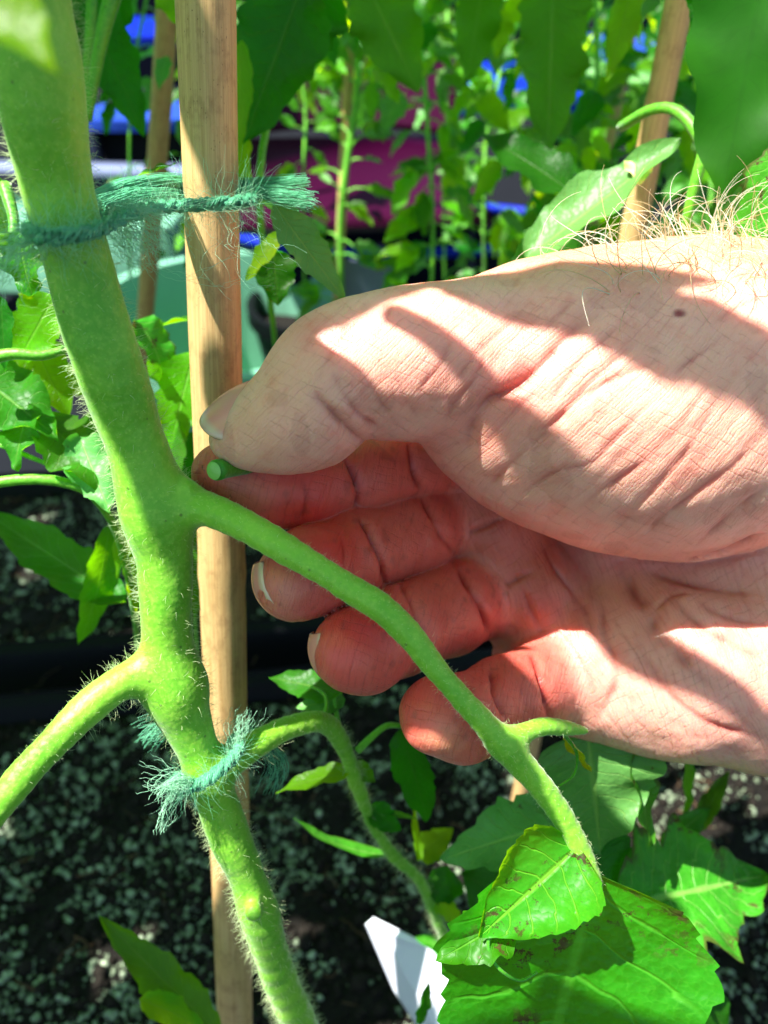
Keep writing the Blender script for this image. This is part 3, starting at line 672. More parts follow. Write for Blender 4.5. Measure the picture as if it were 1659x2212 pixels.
vis = (sx_ > -60) & (sx_ < 1720) & (sy_ > -60) & (sy_ < 2260)
fz = (sn * unit(-sv)).sum(1)
trich(vis & isS & (np.abs(fz) < .38), 5200, 2.4, .000026)
trich(vis & isS & (fz >= .38), 420, 2.2, .000032)
trich(vis & ~isS & (sn[:, 2] < .5), 2200, .8, .000022)
trich(vis & (sn[:, 2] < .5), 5000, .45, .000018)

# ---------------------------------------------------------------- bamboo canes
def cane(name, label, pts, wpx, group, nodes=(), sides=28):
    """pts (x,y,d) top to bottom in view; wpx full width at the first point"""
    q = P(*np.array(pts, float).T); n = 60; line = np.stack([np.interp(np.linspace(0, 1, n), np.linspace(0, 1, len(q)), q[:, a]) for a in range(3)], 1)
    w = W(line); d = unit(w[-1] - w[-2]); k = (w[-1][2] + 0.02) / max(1e-3, -d[2]); w2 = w[-1] + d[None] * np.linspace(0.01, 1, 14)[:, None] * k
    up_ = unit(w[0] - w[1]); top = w[0] + up_ * .02 if pts[0][1] <= 0 else None
    w = np.concatenate(([top[None]] if top is not None else []) + [w, w2])
    r0 = wpx / 2 * pts[0][2] / FPX * .001; L = np.concatenate([[0], np.cumsum(np.linalg.norm(np.diff(w, axis=0), axis=1))]); rr = np.full(len(w), r0)
    for nd in nodes:
        i = np.argmin(np.abs(project(V(w))[1] - nd)); rr = rr * (1 + .045 * np.exp(-((L - L[i]) / .0025) ** 2) - .02 * np.exp(-((L - L[i] - .005) / .002) ** 2))
    rr = rr * (1 + .012 * np.sin(L * 90))
    v, f = tube(w, rr, sides, caps=False); nr = len(w)
    # closed seam UVs are approximated by mirrored angle
    a = np.tile(np.abs(np.linspace(-1, 1, sides, endpoint=False)), nr); uvs = np.stack([a, np.repeat(L / .05, sides)], 1)
    f = list(map(tuple, f.tolist())); f.append(tuple(range(sides))[::-1]); f.append(tuple((nr - 1) * sides + j for j in range(sides)))
    o = mesh_obj(name, v, f, M['cane'], None, uv=uvs, base=w[-1]); tag(o, label, 'cane', group); return o
GC = 'bamboo canes supporting the tomato plants'
cane('bamboo_cane', 'thick bamboo cane nearest the camera, tied to the hairy stem in front', [(444, 0, 155), (508, 2212, 268)], 129, GC, nodes=(1240,))
cane('bamboo_cane', 'thinner blurred bamboo cane just left of the thick one, half hidden by it', [(366, -60, 330), (350, 200, 365), (308, 760, 480)], 50, GC)
cane('bamboo_cane', 'slim pale bamboo cane with a small leafy vine, standing over the red chair', [(757, 78, 500), (733, 560, 560)], 23, GC, nodes=(170, 420))
cane('bamboo_cane', 'leaning sunlit bamboo cane at the upper right behind the arched leaf stalk', [(1476, -40, 250), (1398, 350, 275)], 62, GC)
cane('bamboo_cane', 'short stretch of far bamboo cane left of the leaning one, mostly behind leaves', [(1372, 20, 450), (1318, 300, 480)], 24, GC)

# ---------------------------------------------------------------- twine
def fib(MBo, lines, rad, **k):
    v, f = hairs(W(lines), rad, **k); MBo.add(v, f)
def twine(path, r, turns, parent, seed, nfib=900, fuzz=5.0, strands=3):
    """path view mm; three twisted strands made of many fibres"""
    g = np.random.default_rng(seed); n = 90; c = spline(path, n); t, N, B = frames(c); L = np.concatenate([[0], np.cumsum(np.linalg.norm(np.diff(c, axis=0), axis=1))])
    for s in range(strands):
        ph = L / L[-1] * turns * 2 * np.pi + s * 2 * np.pi / strands; ax = c + (np.cos(ph)[:, None] * N + np.sin(ph)[:, None] * B) * r * .52
        v, f = tube(W(ax), r * .34e-3, 7); m = MB(); m.add(v, f); t2, N2, B2 = frames(ax); fl = []
        for q in range(60):
            p2 = ph * 1.8 + q * 2 * np.pi / 26; rr = r * (.28 + .34 * g.random()); fl.append(ax + (np.cos(p2)[:, None] * N2 + np.sin(p2)[:, None] * B2) * rr)
        v, f = hairs(W(np.array(fl)), np.full(60, .000075), .9); m.add(v, f); m.build('strand', M['jute'], parent)
    k = 9; i = g.integers(0, n, nfib); d = unit(np.cos(g.random(nfib) * 6.28)[:, None] * N[i] + np.sin(g.random(nfib) * 6.28)[:, None] * B[i] + t[i] * g.normal(0, 1.3, (nfib, 1)))
    ln = np.zeros((nfib, k, 3)); ln[:, 0] = c[i]; bend = g.normal(0, .7, (nfib, 3)); st = (fuzz * (.3 + g.random(nfib) ** 2 * 1.4) / (k - 1))[:, None]
    for j in range(1, k): d = unit(d + bend * .45 + g.normal(0, .18, (nfib, 3))); ln[:, j] = ln[:, j - 1] + d * st
    h = nfib // 2
    v, f = hairs(W(ln[:h]), np.full(h, .000035)); mesh_obj('fuzz', v, f, M['jute'], parent, kind='stuff')
    v, f = hairs(W(ln[h:]), np.full(nfib - h, .000032)); mesh_obj('fuzz', v, f, M['jute_light'], parent, kind='stuff')
def brush(path, r0, r1, parent, seed, n=150, name='frayed_end', mat='jute', rad=.00006, wav=.35):
    g = np.random.default_rng(seed); k = 22; c = spline(path, k); t, N, B = frames(c); a = g.random(n) * 6.28; q = np.sqrt(g.random(n)); ln = np.zeros((n, k, 3)); rr = np.linspace(r0, r1, k)
    for i in range(n):
        w = np.cumsum(g.normal(0, wav * .25, (k, 3)), 0); aa = a[i] + np.linspace(0, 1.5, k); e = int(k * (.8 + .2 * g.random())); l = c + (q[i] * rr)[:, None] * (np.cos(aa)[:, None] * N + np.sin(aa)[:, None] * B * .8) + w
        ln[i] = spline(l[:e], k)
    v, f = hairs(W(ln), np.full(n, rad), .8); mesh_obj(name, v, f, M[mat], parent, kind='stuff')
tw = empty('twine_tie', 'green jute twine knotted round the hairy stem and thick cane, upper tie', 'twine', PW(395, 440, 150))
loop = P([330, 235, 160, 95, 66, 70, 100, 155, 215, 265, 330, 395, 460, 515, 545, 520, 440, 380], [450, 462, 470, 480, 492, 506, 512, 508, 494, 470, 450, 444, 441, 436, 428, 420, 415, 420],
         [150, 147, 144, 140, 132, 124, 120.5, 121, 126, 134, 145, 153, 155, 158, 164, 172, 174, 171])
twine(loop, 1.35, 12, tw, 3, 2400, 7.0)
brush(P([205, 260, 320, 380, 430, 500, 560, 620, 690], [432, 408, 396, 394, 402, 404, 402, 396, 388], [146, 150, 158, 167, 174, 173, 170, 168, 167]), 1.7, 1.5, tw, 5, 200)
brush(P([505, 545, 600, 650, 690], [420, 416, 422, 430, 440], [168, 167, 166, 165, 164]), 1.1, 2.2, tw, 6, 120)
brush(P([215, 255, 300, 360, 400], [440, 432, 424, 424, 432], [142, 145, 150, 160, 168]), 1.8, 1.5, tw, 8, 110)
brush(P([255, 285, 300, 330, 352], [470, 490, 500, 530, 565], [139, 139, 139, 140, 141]), 3.2, 7.0, tw, 7, 130, name='loose_fibres', mat='jute_light', rad=.00004, wav=1.5)
brush(P([85, 60, 30, 5, -20], [505, 525, 550, 585, 640], [123, 122, 121, 120, 119]), 1.2, 4.2, tw, 9, 60, name='loose_fibres', mat='jute_light', rad=.00005, wav=1.3)
brush(P([520, 535, 520, 560, 640], [450, 480, 520, 560, 600], [160, 160, 160, 160, 162]), 1.0, 7, tw, 10, 12, name='loose_fibres', mat='jute_light', rad=.00003, wav=2.6)
brush(P([300, 360, 430, 500, 560], [560, 585, 600, 590, 575], [140, 142, 145, 150, 155]), 1.0, 2.5, tw, 12, 4, name='loose_fibres', mat='jute_light', rad=.00003, wav=2.0)
tw2 = empty('twine_tie', 'green jute twine tied low round the stem where the hanging side branch leaves it', 'twine', PW(470, 1650, 175))
loop = P([500, 540, 555, 520, 490, 455, 420, 392, 378, 385, 410, 440, 470, 500, 520], [1600, 1585, 1600, 1640, 1655, 1662, 1668, 1675, 1690, 1704, 1700, 1690, 1668, 1640, 1610], [176, 184, 188, 186, 181, 176, 172, 169, 166, 163.5, 162, 162.5, 163, 165, 170])
twine(loop, 1.4, 8, tw2, 13, 1500, 5.0)
brush(P([500, 505, 510, 520], [1640, 1600, 1570, 1530], [170, 169, 169, 169]), 1.2, 4.0, tw2, 14, 50, name='loose_fibres', mat='jute_light', rad=.00005, wav=1.0)
brush(P([410, 385, 370, 355], [1695, 1690, 1700, 1730], [161, 160, 160, 160]), 1.2, 2.8, tw2, 15, 60, name='frayed_end', mat='jute_light', wav=.8)
brush(P([400, 375, 350, 290], [1690, 1690, 1680, 1672], [161, 160, 160, 160]), 1.5, 4.5, tw2, 16, 14, name='loose_fibres', mat='jute_light', rad=.00004, wav=1.0)
brush(P([385, 360, 352, 345], [1700, 1740, 1770, 1800], [161, 161, 161, 161]), .6, 2.5, tw2, 17, 14, name='loose_fibres', mat='jute_light', rad=.00006, wav=1.0)
brush(P([380, 355, 335, 305], [1580, 1570, 1580, 1600], [180, 180, 180, 181]), 1.5, 4.0, tw2, 18, 60, name='frayed_end', mat='jute', wav=.6)
brush(P([540, 580, 600, 575], [1590, 1620, 1660, 1720], [182, 184, 186, 188]), 1, 3.0, tw2, 19, 50, name='frayed_end', mat='jute', wav=.6)

# ---------------------------------------------------------------- leaves
def leaf_mesh(b, t, wpx_mm, n, droop=0.12, cup=0.25, wave=0.07, ser=0.15, nser=7, nu=22, nv=9, seed=0, rip=0.022, curl=0.0, lobed=0.07, shape=0.85, twist=0.0):
    """b, t world points; wpx_mm full width in m; n approximate normal (world)"""
    g = random.Random(seed); b = np.array(b, float); t = np.array(t, float); ax = t - b; Lg = np.linalg.norm(ax); ax = ax / Lg
    n = np.array(n, float); n = unit(n - ax * (n @ ax)); sd = np.cross(ax, n)
    p1, p2, p3 = g.random() * 6.3, g.random() * 6.3, g.random() * 6.3; vs = []; uvs = []
    for i in range(nu):
        u = i / (nu - 1); prof = (math.sin(math.pi * min(1, u ** shape)) ** .75) * (1.12 - .34 * u); 
        saw = (u * nser + .15 * math.sin(u * 9 + p1)) % 1.0; prof_e = prof * (1 + ser * (saw - .6)) * (1 + lobed * math.sin(u * 2 * math.pi * 3.5 + p2))
        hw = wpx_mm / 2 * max(prof_e, 0.0 if i in (0, nu - 1) else 0.03)
        dz = -droop * Lg * (u * u * 1.0 + .2 * math.sin(3 * u + p3)); ca = curl * u
        tw = twist * u
        s2 = sd * math.cos(tw) + n * math.sin(tw); n2 = n * math.cos(tw) - sd * math.sin(tw)
        for j in range(nv):
            w = j / (nv - 1) * 2 - 1; th = abs(w) * cup * 2.0
            lat = hw * w * (math.sin(th + 1e-6) / (th + 1e-6)); z = hw * abs(w) * (1 - math.cos(th)) / (th + 1e-6)
            rip = wave * wpx_mm * (abs(w) ** 1.5) * math.sin(u * 15 + p1 + (2 if w > 0 else 0)) + rip * wpx_mm * math.cos((u - abs(w) * .2) * 2 * math.pi * nser * .8 + p1) * abs(w) ** .5 * (1 - u * .5)
            along = ax * (Lg * u) 
            if curl: along = ax * (Lg * math.sin(ca) / curl if curl else 0) + n2 * (-Lg * (1 - math.cos(ca)) / curl)
            vs.append(b + along + s2 * lat + n2 * (z + rip + dz) - ax * (abs(w) * hw * .15 * (1 if u > .1 else u * 10))); uvs.append((u, .5 + .5 * w))
    F = []
    for i in range(nu - 1):
        for j in range(nv - 1):
            a = i * nv + j; F.append((a, a + 1, a + nv + 1, a + nv))
    return np.array(vs), F, np.array(uvs)
def leaf(x0, y0, d0, x1, y1, d1, wpx, mat, parent, nrm=(0, .3, -1), **k):
    b = PW(x0, y0, d0); t = PW(x1, y1, d1); d = (d0 + d1) / 2; k.setdefault('seed', int(x0 * 7 + y0 * 13 + x1))
    v, f, uv = leaf_mesh(b, t, wpx * d / FPX * .001, VD(unit(np.array([nrm[0], nrm[1], nrm[2]]))), **k)
    o = mesh_obj('leaf', v, f, M[mat], parent, uv=uv, base=b); return o
def petiole(pts, wpx, parent, mat='stem_far', n=16, name='leaf_stalk', taper=.6, sides=8):
    a = np.array(pts, float); w = W(spline(P(a[:, 0], a[:, 1], a[:, 2]), n)); r = wpx / 2 * a[:, 2].mean() / FPX * .001
    v, f = tube(w, np.linspace(r, r * taper, n), sides); return mesh_obj(name, v, f, M[mat], parent, base=w[0])
# leaves of the plant in front: terminal leaflet under the thumb hand
NL = dict(nu=70, nv=25)
leaf(1286, 1880, 157, 1120, 2560, 166, 590, 'leaf_near', plant, (.05, .2, -1), droop=.03, cup=.14, wave=.03, ser=.07, nser=12, lobed=.06, shape=.72, rip=.012, **NL)
leaf(1248, 1825, 153, 1035, 2035, 150, 262, 'leaf_glow', plant, (-.25, .1, -1), droop=.10, cup=.55, wave=.04, ser=.06, nser=10, shape=.7, rip=.01, lobed=.03, nu=60, nv=21)
leaf(1120, 1975, 158, 945, 2075, 152, 130, 'leaf_near', plant, (0, .6, -1), droop=.1, cup=.3, ser=.2, nser=5, nu=40, nv=15)
petiole([(1270, 1985, 158), (1215, 2010, 157), (1170, 1995, 155), (1130, 1975, 154)], 9, plant, 'petiole')
petiole([(1140, 1985, 155), (1060, 2020, 154), (1068, 2080, 153), (1120, 2118, 153), (1160, 2100, 155)], 9, plant, 'petiole', 24)
leaf(1225, 1588, 158, 1268, 1680, 164, 52, 'leaf', plant, (-.8, .2, -.6), ser=.25, nser=4, nu=30)
petiole([(1215, 1582, 156), (1245, 1625, 160), (1240, 1672, 163), (1205, 1700, 166)], 9, plant, 'petiole')
# hanging side branch
leaf(740, 1500, 200, 576, 1452, 205, 78, 'leaf', plant, (.1, .7, -1), ser=.16); leaf(745, 1510, 203, 640, 1525, 200, 60, 'leaf_pale', plant, (0, .5, -1), ser=.16)
petiole([(690, 1560, 191), (705, 1530, 195), (700, 1500, 198), (672, 1482, 200)], 10, plant); petiole([(740, 1600, 203), (728, 1550, 202), (722, 1500, 202)], 14, plant)
petiole([(772, 1622, 206), (805, 1590, 208), (835, 1568, 210), (868, 1568, 214)], 18, plant)
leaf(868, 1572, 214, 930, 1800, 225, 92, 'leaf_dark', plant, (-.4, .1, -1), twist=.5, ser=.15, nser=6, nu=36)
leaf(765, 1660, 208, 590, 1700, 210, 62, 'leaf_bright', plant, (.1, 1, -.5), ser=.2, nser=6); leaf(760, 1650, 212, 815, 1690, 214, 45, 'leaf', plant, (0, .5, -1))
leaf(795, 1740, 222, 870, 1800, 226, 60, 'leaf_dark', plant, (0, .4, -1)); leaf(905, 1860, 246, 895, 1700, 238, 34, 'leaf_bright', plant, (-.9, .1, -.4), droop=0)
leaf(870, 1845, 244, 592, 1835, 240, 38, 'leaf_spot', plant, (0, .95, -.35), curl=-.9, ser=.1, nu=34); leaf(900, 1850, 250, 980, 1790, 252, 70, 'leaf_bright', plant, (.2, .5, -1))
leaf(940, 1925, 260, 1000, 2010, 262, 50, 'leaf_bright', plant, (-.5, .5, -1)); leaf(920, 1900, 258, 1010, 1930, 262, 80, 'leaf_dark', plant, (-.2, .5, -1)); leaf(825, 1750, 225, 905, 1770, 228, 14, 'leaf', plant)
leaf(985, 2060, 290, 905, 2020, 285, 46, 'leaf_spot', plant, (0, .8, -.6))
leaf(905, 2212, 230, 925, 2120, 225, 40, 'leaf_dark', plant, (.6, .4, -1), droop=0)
# off-frame shoots at the top left, near the lens
leaf(-90, -90, 66, 110, 130, 62, 250, 'leaf_bright', plant, (-.2, .3, -1), droop=.05, shape=.55, ser=.04)

# ---------------------------------------------------------------- neighbouring plants
GP = 'tomato plants growing behind the hand'
def plant_empty(label, x, y, d): return empty('tomato_plant', label, 'plant', PW(x, y, d), GP)
pa = plant_empty('broad leafed tomato foliage with pale spotted leaves behind and below the wrist', 1300, 2000, 260)
leaf(1270, 1590, 193, 1310, 1870, 198, 300, 'leaf_pale', pa, (-.1, .5, -1), ser=.12, nser=7, droop=.15, cup=.2, shape=.7, nu=50, nv=19)
leaf(1260, 1760, 205, 940, 1850, 212, 170, 'leaf_pale', pa, (.1, .8, -1), ser=.22, nser=7, nu=44, nv=15)
leaf(1365, 1600, 196, 1420, 1830, 202, 120, 'leaf_spot', pa, (.8, .1, -.7), nu=36, nv=13, droop=.05)
leaf(1340, 1960, 214, 1690, 1870, 222, 300, 'leaf_spot', pa, (.1, .8, -1), ser=.25, nser=7, nu=56, nv=21, cup=.35, lobed=.16, droop=.2)
leaf(1230, 1830, 215, 1420, 1990, 222, 200, 'leaf_dark', pa, (.2, .5, -1), nu=40, nv=15, ser=.15)
leaf(1500, 1800, 250, 1575, 1660, 255, 46, 'leaf', pa, (-.5, .5, -1)); leaf(1475, 1625, 246, 1500, 1790, 250, 46, 'leaf', pa, (.7, .2, -1)); leaf(1430, 1830, 244, 1540, 1740, 250, 60, 'leaf_spot', pa, (0, .7, -1))
petiole([(1550, 1985, 240), (1500, 2040, 232), (1448, 2064, 226), (1440, 2085, 226)], 17, pa); petiole([(1440, 2075, 226), (1462, 2140, 224), (1500, 2230, 222), (1540, 2330, 250)], 20, pa)
petiole([(1540, 1860, 246), (1560, 1920, 243), (1552, 1990, 240)], 22, pa); leaf(1470, 2100, 228, 1600, 2250, 226, 110, 'leaf_dark', pa, (.3, .5, -1), nu=36, nv=13); leaf(1555, 1900, 242, 1600, 2020, 240, 60, 'leaf_dark', pa, (.6, .3, -1))
petiole([(1090, 1960, 300), (1180, 1900, 280), (1250, 1800, 250), (1300, 1700, 240)], 16, pa); leaf(1110, 2000, 300, 1190, 2080, 290, 60, 'leaf_spot', pa, (0, .8, -1)); leaf(1000, 1890, 262, 1200, 1990, 268, 150, 'leaf_dark', pa, (0, .6, -1), nu=36, nv=13)

pb = plant_empty('low tomato foliage at the left edge, puckered leaves beside the stem', 100, 1300, 260)
leaf(270, 1300, 222, -40, 1108, 236, 118, 'leaf', pb, (-.2, .8, -1), ser=.14, nser=8, nu=44, nv=15, droop=-.05)
leaf(235, 1130, 215, 196, 1452, 222, 78, 'leaf', pb, (.7, .2, -1), curl=.5, nu=36, nv=13)
leaf(300, 1090, 205, 232, 1250, 210, 60, 'leaf_bright', pb, (-.6, .1, -1)); leaf(290, 1140, 212, 300, 1330, 216, 60, 'leaf_bright', pb, (.6, .1, -1))
leaf(120, 640, 195, 20, 790, 198, 130, 'leaf_bright', pb, (.1, .1, -1), nu=30); leaf(60, 720, 200, 150, 900, 205, 110, 'leaf_bright', pb, (.3, .2, -1))
leaf(40, 500, 160, 60, 640, 165, 170, 'leaf', pb, (-.2, .9, -1), nu=36, nv=13, wave=.09); leaf(-20, 380, 190, 30, 560, 190, 70, 'leaf', pb, (.3, .2, -1))
leaf(-60, 800, 188, 120, 930, 182, 170, 'leaf', pb, (-.1, .9, -1), wave=.12, ser=.1, nu=36, nv=15); leaf(60, 870, 186, 20, 1010, 182, 110, 'leaf', pb, (-.2, .8, -1), wave=.12)
leaf(90, 900, 190, 270, 1060, 182, 150, 'leaf', pb, (-.1, .9, -1), wave=.16, ser=.18, nser=6, nu=40, nv=17); leaf(170, 940, 188, 230, 1100, 180, 110, 'leaf_pale', pb, (-.2, .8, -1), wave=.18, ser=.2, nu=36, nv=15)
petiole([(-60, 1050, 185), (60, 1035, 186), (150, 1045, 188), (210, 1080, 192), (260, 1170, 205), (290, 1320, 225), (300, 1420, 260)], 24, pb); petiole([(-60, 790, 176), (20, 765, 175), (90, 768, 176), (150, 752, 178)], 30, pb); petiole([(0, 960, 186), (60, 985, 187), (120, 1010, 188)], 14, pb)
leaf(0, 640, 185, 5, 800, 186, 60, 'leaf_dark', pb); leaf(-60, 700, 240, 180, 840, 244, 130, 'leaf_bright', pb); petiole([(10, 400, 176), (30, 480, 174), (20, 560, 172)], 30, pb)

pc = plant_empty('tomato foliage with a brown-spotted curled leaf between the stem and thick cane', 390, 1000, 230)
leaf(290, 690, 212, 420, 830, 216, 130, 'leaf_spot', pc, (.3, .9, -.6), nu=36, nv=13, curl=.9); leaf(420, 760, 220, 360, 980, 214, 120, 'leaf_bright', pc, (.2, .1, -1), nu=36, nv=15, ser=.2)
leaf(380, 900, 220, 340, 1130, 216, 110, 'leaf', pc, (-.4, .1, -1), nu=36, nv=15, ser=.2); leaf(430, 930, 225, 400, 1120, 224, 120, 'leaf_dark', pc, (.3, .1, -1)); leaf(400, 1110, 230, 425, 1340, 232, 66, 'leaf', pc, (.3, .1, -1))
leaf(430, 690, 225, 270, 700, 222, 60, 'leaf', pc, (0, 1, -.3)); petiole([(420, 700, 220), (440, 850, 224), (440, 1050, 228), (420, 1250, 240), (430, 1500, 290)], 16, pc)
leaf(470, 2230, 235, 236, 2008, 222, 105, 'leaf', pc, (.35, .45, -1), droop=.25, cup=.4, nu=44, nv=15, wave=.08, ser=.2); leaf(300, 2160, 226, 450, 2215, 230, 70, 'leaf_bright', pc, (0, .9, -.6))

pd = plant_empty('tomato plant with large dark drooping leaves filling the upper middle', 620, 300, 260)
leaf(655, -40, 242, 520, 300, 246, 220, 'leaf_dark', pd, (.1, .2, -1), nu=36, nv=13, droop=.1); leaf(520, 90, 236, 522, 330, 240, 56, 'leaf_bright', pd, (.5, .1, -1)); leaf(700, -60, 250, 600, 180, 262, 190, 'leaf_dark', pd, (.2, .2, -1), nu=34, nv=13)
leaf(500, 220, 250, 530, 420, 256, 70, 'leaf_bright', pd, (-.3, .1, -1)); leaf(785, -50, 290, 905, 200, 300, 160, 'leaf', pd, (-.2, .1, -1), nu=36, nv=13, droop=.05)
leaf(1045, -40, 340, 1010, 175, 345, 110, 'leaf', pd, (.1, .1, -1)); leaf(1195, -70, 290, 1185, 340, 305, 165, 'leaf', pd, (.1, .05, -1), nu=44, nv=15, droop=.02, lobed=.1, ser=.2)
leaf(1372, -60, 262, 1318, 170, 268, 76, 'leaf_bright', pd, (.2, .2, -1)); leaf(590, 440, 182, 738, 650, 190, 92, 'leaf_pale', pd, (-.2, .5, -1), nu=44, nv=15, droop=-.12, ser=.16, nser=9)
leaf(615, 505, 205, 522, 600, 208, 56, 'leaf_bright', pd, (0, .5, -1)); leaf(590, 540, 215, 600, 660, 218, 100, 'leaf_dark', pd, (.1, .1, -1)); leaf(505, 405, 190, 640, 470, 184, 40, 'leaf', pd, (0, 1, -.4))
petiole([(200, -30, 240), (195, 60, 242), (186, 180, 246), (178, 300, 250), (170, 420, 262)], 22, pd, taper=.9); petiole([(250, -30, 230), (225, 60, 232), (205, 160, 236), (190, 260, 240)], 38, pd, taper=.5)
leaf(170, -20, 250, 312, 282, 262, 130, 'leaf_dark', pd, (.1, .2, -1), nu=36, nv=13); leaf(280, -30, 262, 160, 180, 270, 110, 'leaf_dark', pd); leaf(350, -30, 255, 420, 60, 258, 90, 'leaf_bright', pd, (0, .3, -1)); leaf(150, 20, 250, 170, 200, 252, 60, 'leaf_dark', pd)
leaf(360, 120, 300, 340, 190, 300, 40, 'leaf_pale', pd); leaf(380, 355, 200, 290, 370, 195, 50, 'leaf', pd, (0, 1, -.5)); petiole([(640, -40, 250), (590, 200, 262), (560, 420, 262), (590, 700, 300), (610, 900, 380)], 18, pd)

pe = plant_empty('tomato plant at the right edge with one huge blurred leaf and arched stalk', 1560, 500, 200)
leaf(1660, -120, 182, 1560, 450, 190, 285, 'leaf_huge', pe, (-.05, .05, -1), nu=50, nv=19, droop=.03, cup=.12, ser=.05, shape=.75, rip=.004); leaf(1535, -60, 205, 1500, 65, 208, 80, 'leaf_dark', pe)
leaf(1700, 300, 172, 1622, 640, 176, 150, 'leaf_spot', pe, (-.4, .1, -1), nu=40, nv=15); leaf(1640, 380, 205, 1545, 560, 212, 110, 'leaf_pale', pe, (-.2, .6, -1))
leaf(1135, 560, 222, 1478, 345, 214, 165, 'leaf_pale', pe, (-.2, .75, -1), nu=50, nv=19, droop=-.15, cup=.35, ser=.07); leaf(1120, 600, 235, 1260, 480, 238, 120, 'leaf_dark', pe, (0, .4, -1))
leaf(1235, 420, 275, 1040, 255, 280, 130, 'leaf_dark', pe, (0, .5, -1), nu=34, nv=13); petiole([(1340, 275, 238), (1400, 240, 226), (1450, 235, 220), (1490, 265, 216), (1520, 320, 214), (1515, 360, 214)], 22, pe, taper=1.2)
petiole([(1560, 60, 205), (1540, 190, 208), (1522, 320, 212), (1495, 420, 216), (1480, 520, 225), (1470, 700, 280)], 30, pe); leaf(1530, 60, 214, 1545, 220, 218, 50, 'leaf_bright', pe)
M['petal'] = mat_plain('petal', srgb(235, 225, 150), .6)
v, f, uv = leaf_mesh(PW(1375, 345, 214), PW(1385, 395, 212), .009, VD(unit([0, .5, -1.])), seed=4); mesh_obj('withered_flower', v, f, M['petal'], pe, base=PW(1375, 345, 214))

def vine(parent, pts, wpx, nleaf, lw, spread, mats, seed, dj=14, ssm='stem_far'):
    g = random.Random(seed); a = np.array(pts, float); n = 24; c = spline(P(a[:, 0], a[:, 1], a[:, 2]), n); w = W(c); r = wpx / 2 * a[:, 2].mean() / FPX * .001
    v, f = tube(w, np.linspace(r, r * .8, n), 8); mesh_obj('stem', v, f, M[ssm], parent, base=w[0]); px, py = project(c); out = []
    for i in range(nleaf):
        k = min(n - 1, int((i + g.random()) / nleaf * n)); x, y, d = px[k], py[k], c[k][2]; s = 1 if i % 2 else -1; ln = spread * (.5 + g.random()); ang = g.uniform(-.9, .5)
        jx = x + s * ln * .45 * math.cos(ang); jy = y + ln * .45 * math.sin(ang) ; dd = d + g.uniform(-dj, dj); petiole([(x, y, d), ((x + jx) / 2, (y + jy) / 2 - 6, (d + dd) / 2), (jx, jy, dd)], wpx * .4, parent, ssm, 6, sides=5)
        for q in range(g.choice((1, 2, 3))):
            a2 = ang + g.uniform(-.4, 1.3); l2 = lw * g.uniform(.7, 1.5); tx = jx + s * l2 * math.cos(a2); ty = jy + l2 * math.sin(a2)
            leaf(jx, jy, dd, tx, ty, dd + g.uniform(-10, 10), l2 * g.uniform(.4, .65), g.choice(mats), parent, (g.uniform(-.6, .6), g.uniform(.1, .9), -1), nu=12, nv=5, seed=g.randrange(9999), nser=4, ser=.2)
mx = ['leaf', 'leaf_bright', 'leaf', 'leaf_pale', 'leaf_bright']; mdk = ['leaf_dark', 'leaf', 'leaf_dark', 'leaf_pale']
VN = [([(770, 60, 500), (772, 200, 505), (752, 330, 515), (735, 480, 530), (738, 640, 560), (745, 860, 640)], 20, 15, 46, 70, mx, 'young tomato vine climbing the slim pale cane over the red chair'),
      ([(905, 20, 470), (915, 150, 475), (925, 300, 480), (935, 480, 490), (930, 700, 520), (930, 900, 600)], 14, 16, 60, 55, mx, 'tomato vine with dangling sunlit leaflets right of the slim pale cane'),
      ([(1075, -20, 560), (1080, 150, 560), (1050, 300, 570), (1045, 480, 580), (1050, 700, 640)], 12, 14, 52, 70, mx, 'thin tomato vine in front of the blue table'),
      ([(1285, -20, 420), (1290, 150, 430), (1265, 300, 440), (1260, 480, 450), (1255, 760, 500)], 14, 18, 52, 60, mx, 'leafy tomato vine left of the leaning sunlit cane'),
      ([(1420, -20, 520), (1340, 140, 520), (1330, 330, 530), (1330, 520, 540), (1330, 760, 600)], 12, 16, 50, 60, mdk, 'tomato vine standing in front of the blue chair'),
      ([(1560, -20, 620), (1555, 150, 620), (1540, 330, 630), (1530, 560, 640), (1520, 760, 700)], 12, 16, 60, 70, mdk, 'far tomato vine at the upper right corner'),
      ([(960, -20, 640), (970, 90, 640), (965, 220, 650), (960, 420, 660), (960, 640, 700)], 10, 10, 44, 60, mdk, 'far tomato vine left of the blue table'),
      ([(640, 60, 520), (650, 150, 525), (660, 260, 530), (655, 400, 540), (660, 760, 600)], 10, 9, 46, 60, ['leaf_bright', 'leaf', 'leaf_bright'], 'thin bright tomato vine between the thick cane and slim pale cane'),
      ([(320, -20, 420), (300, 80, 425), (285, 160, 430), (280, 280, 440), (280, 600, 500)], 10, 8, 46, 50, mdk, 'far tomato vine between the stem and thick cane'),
      ([(1140, -30, 700), (1150, 100, 700), (1170, 200, 720), (1180, 340, 720), (1180, 640, 800)], 10, 14, 46, 70, mdk, 'far tomato vine behind the blue table')]
for i, (pts, wp, nl, lw, sp, ms, lab) in enumerate(VN):
    e = plant_empty(lab, *pts[-1]); vine(e, pts, wp * .7, int(nl * 2.0), lw * 1.15, sp * 1.15, ms, 100 + i)

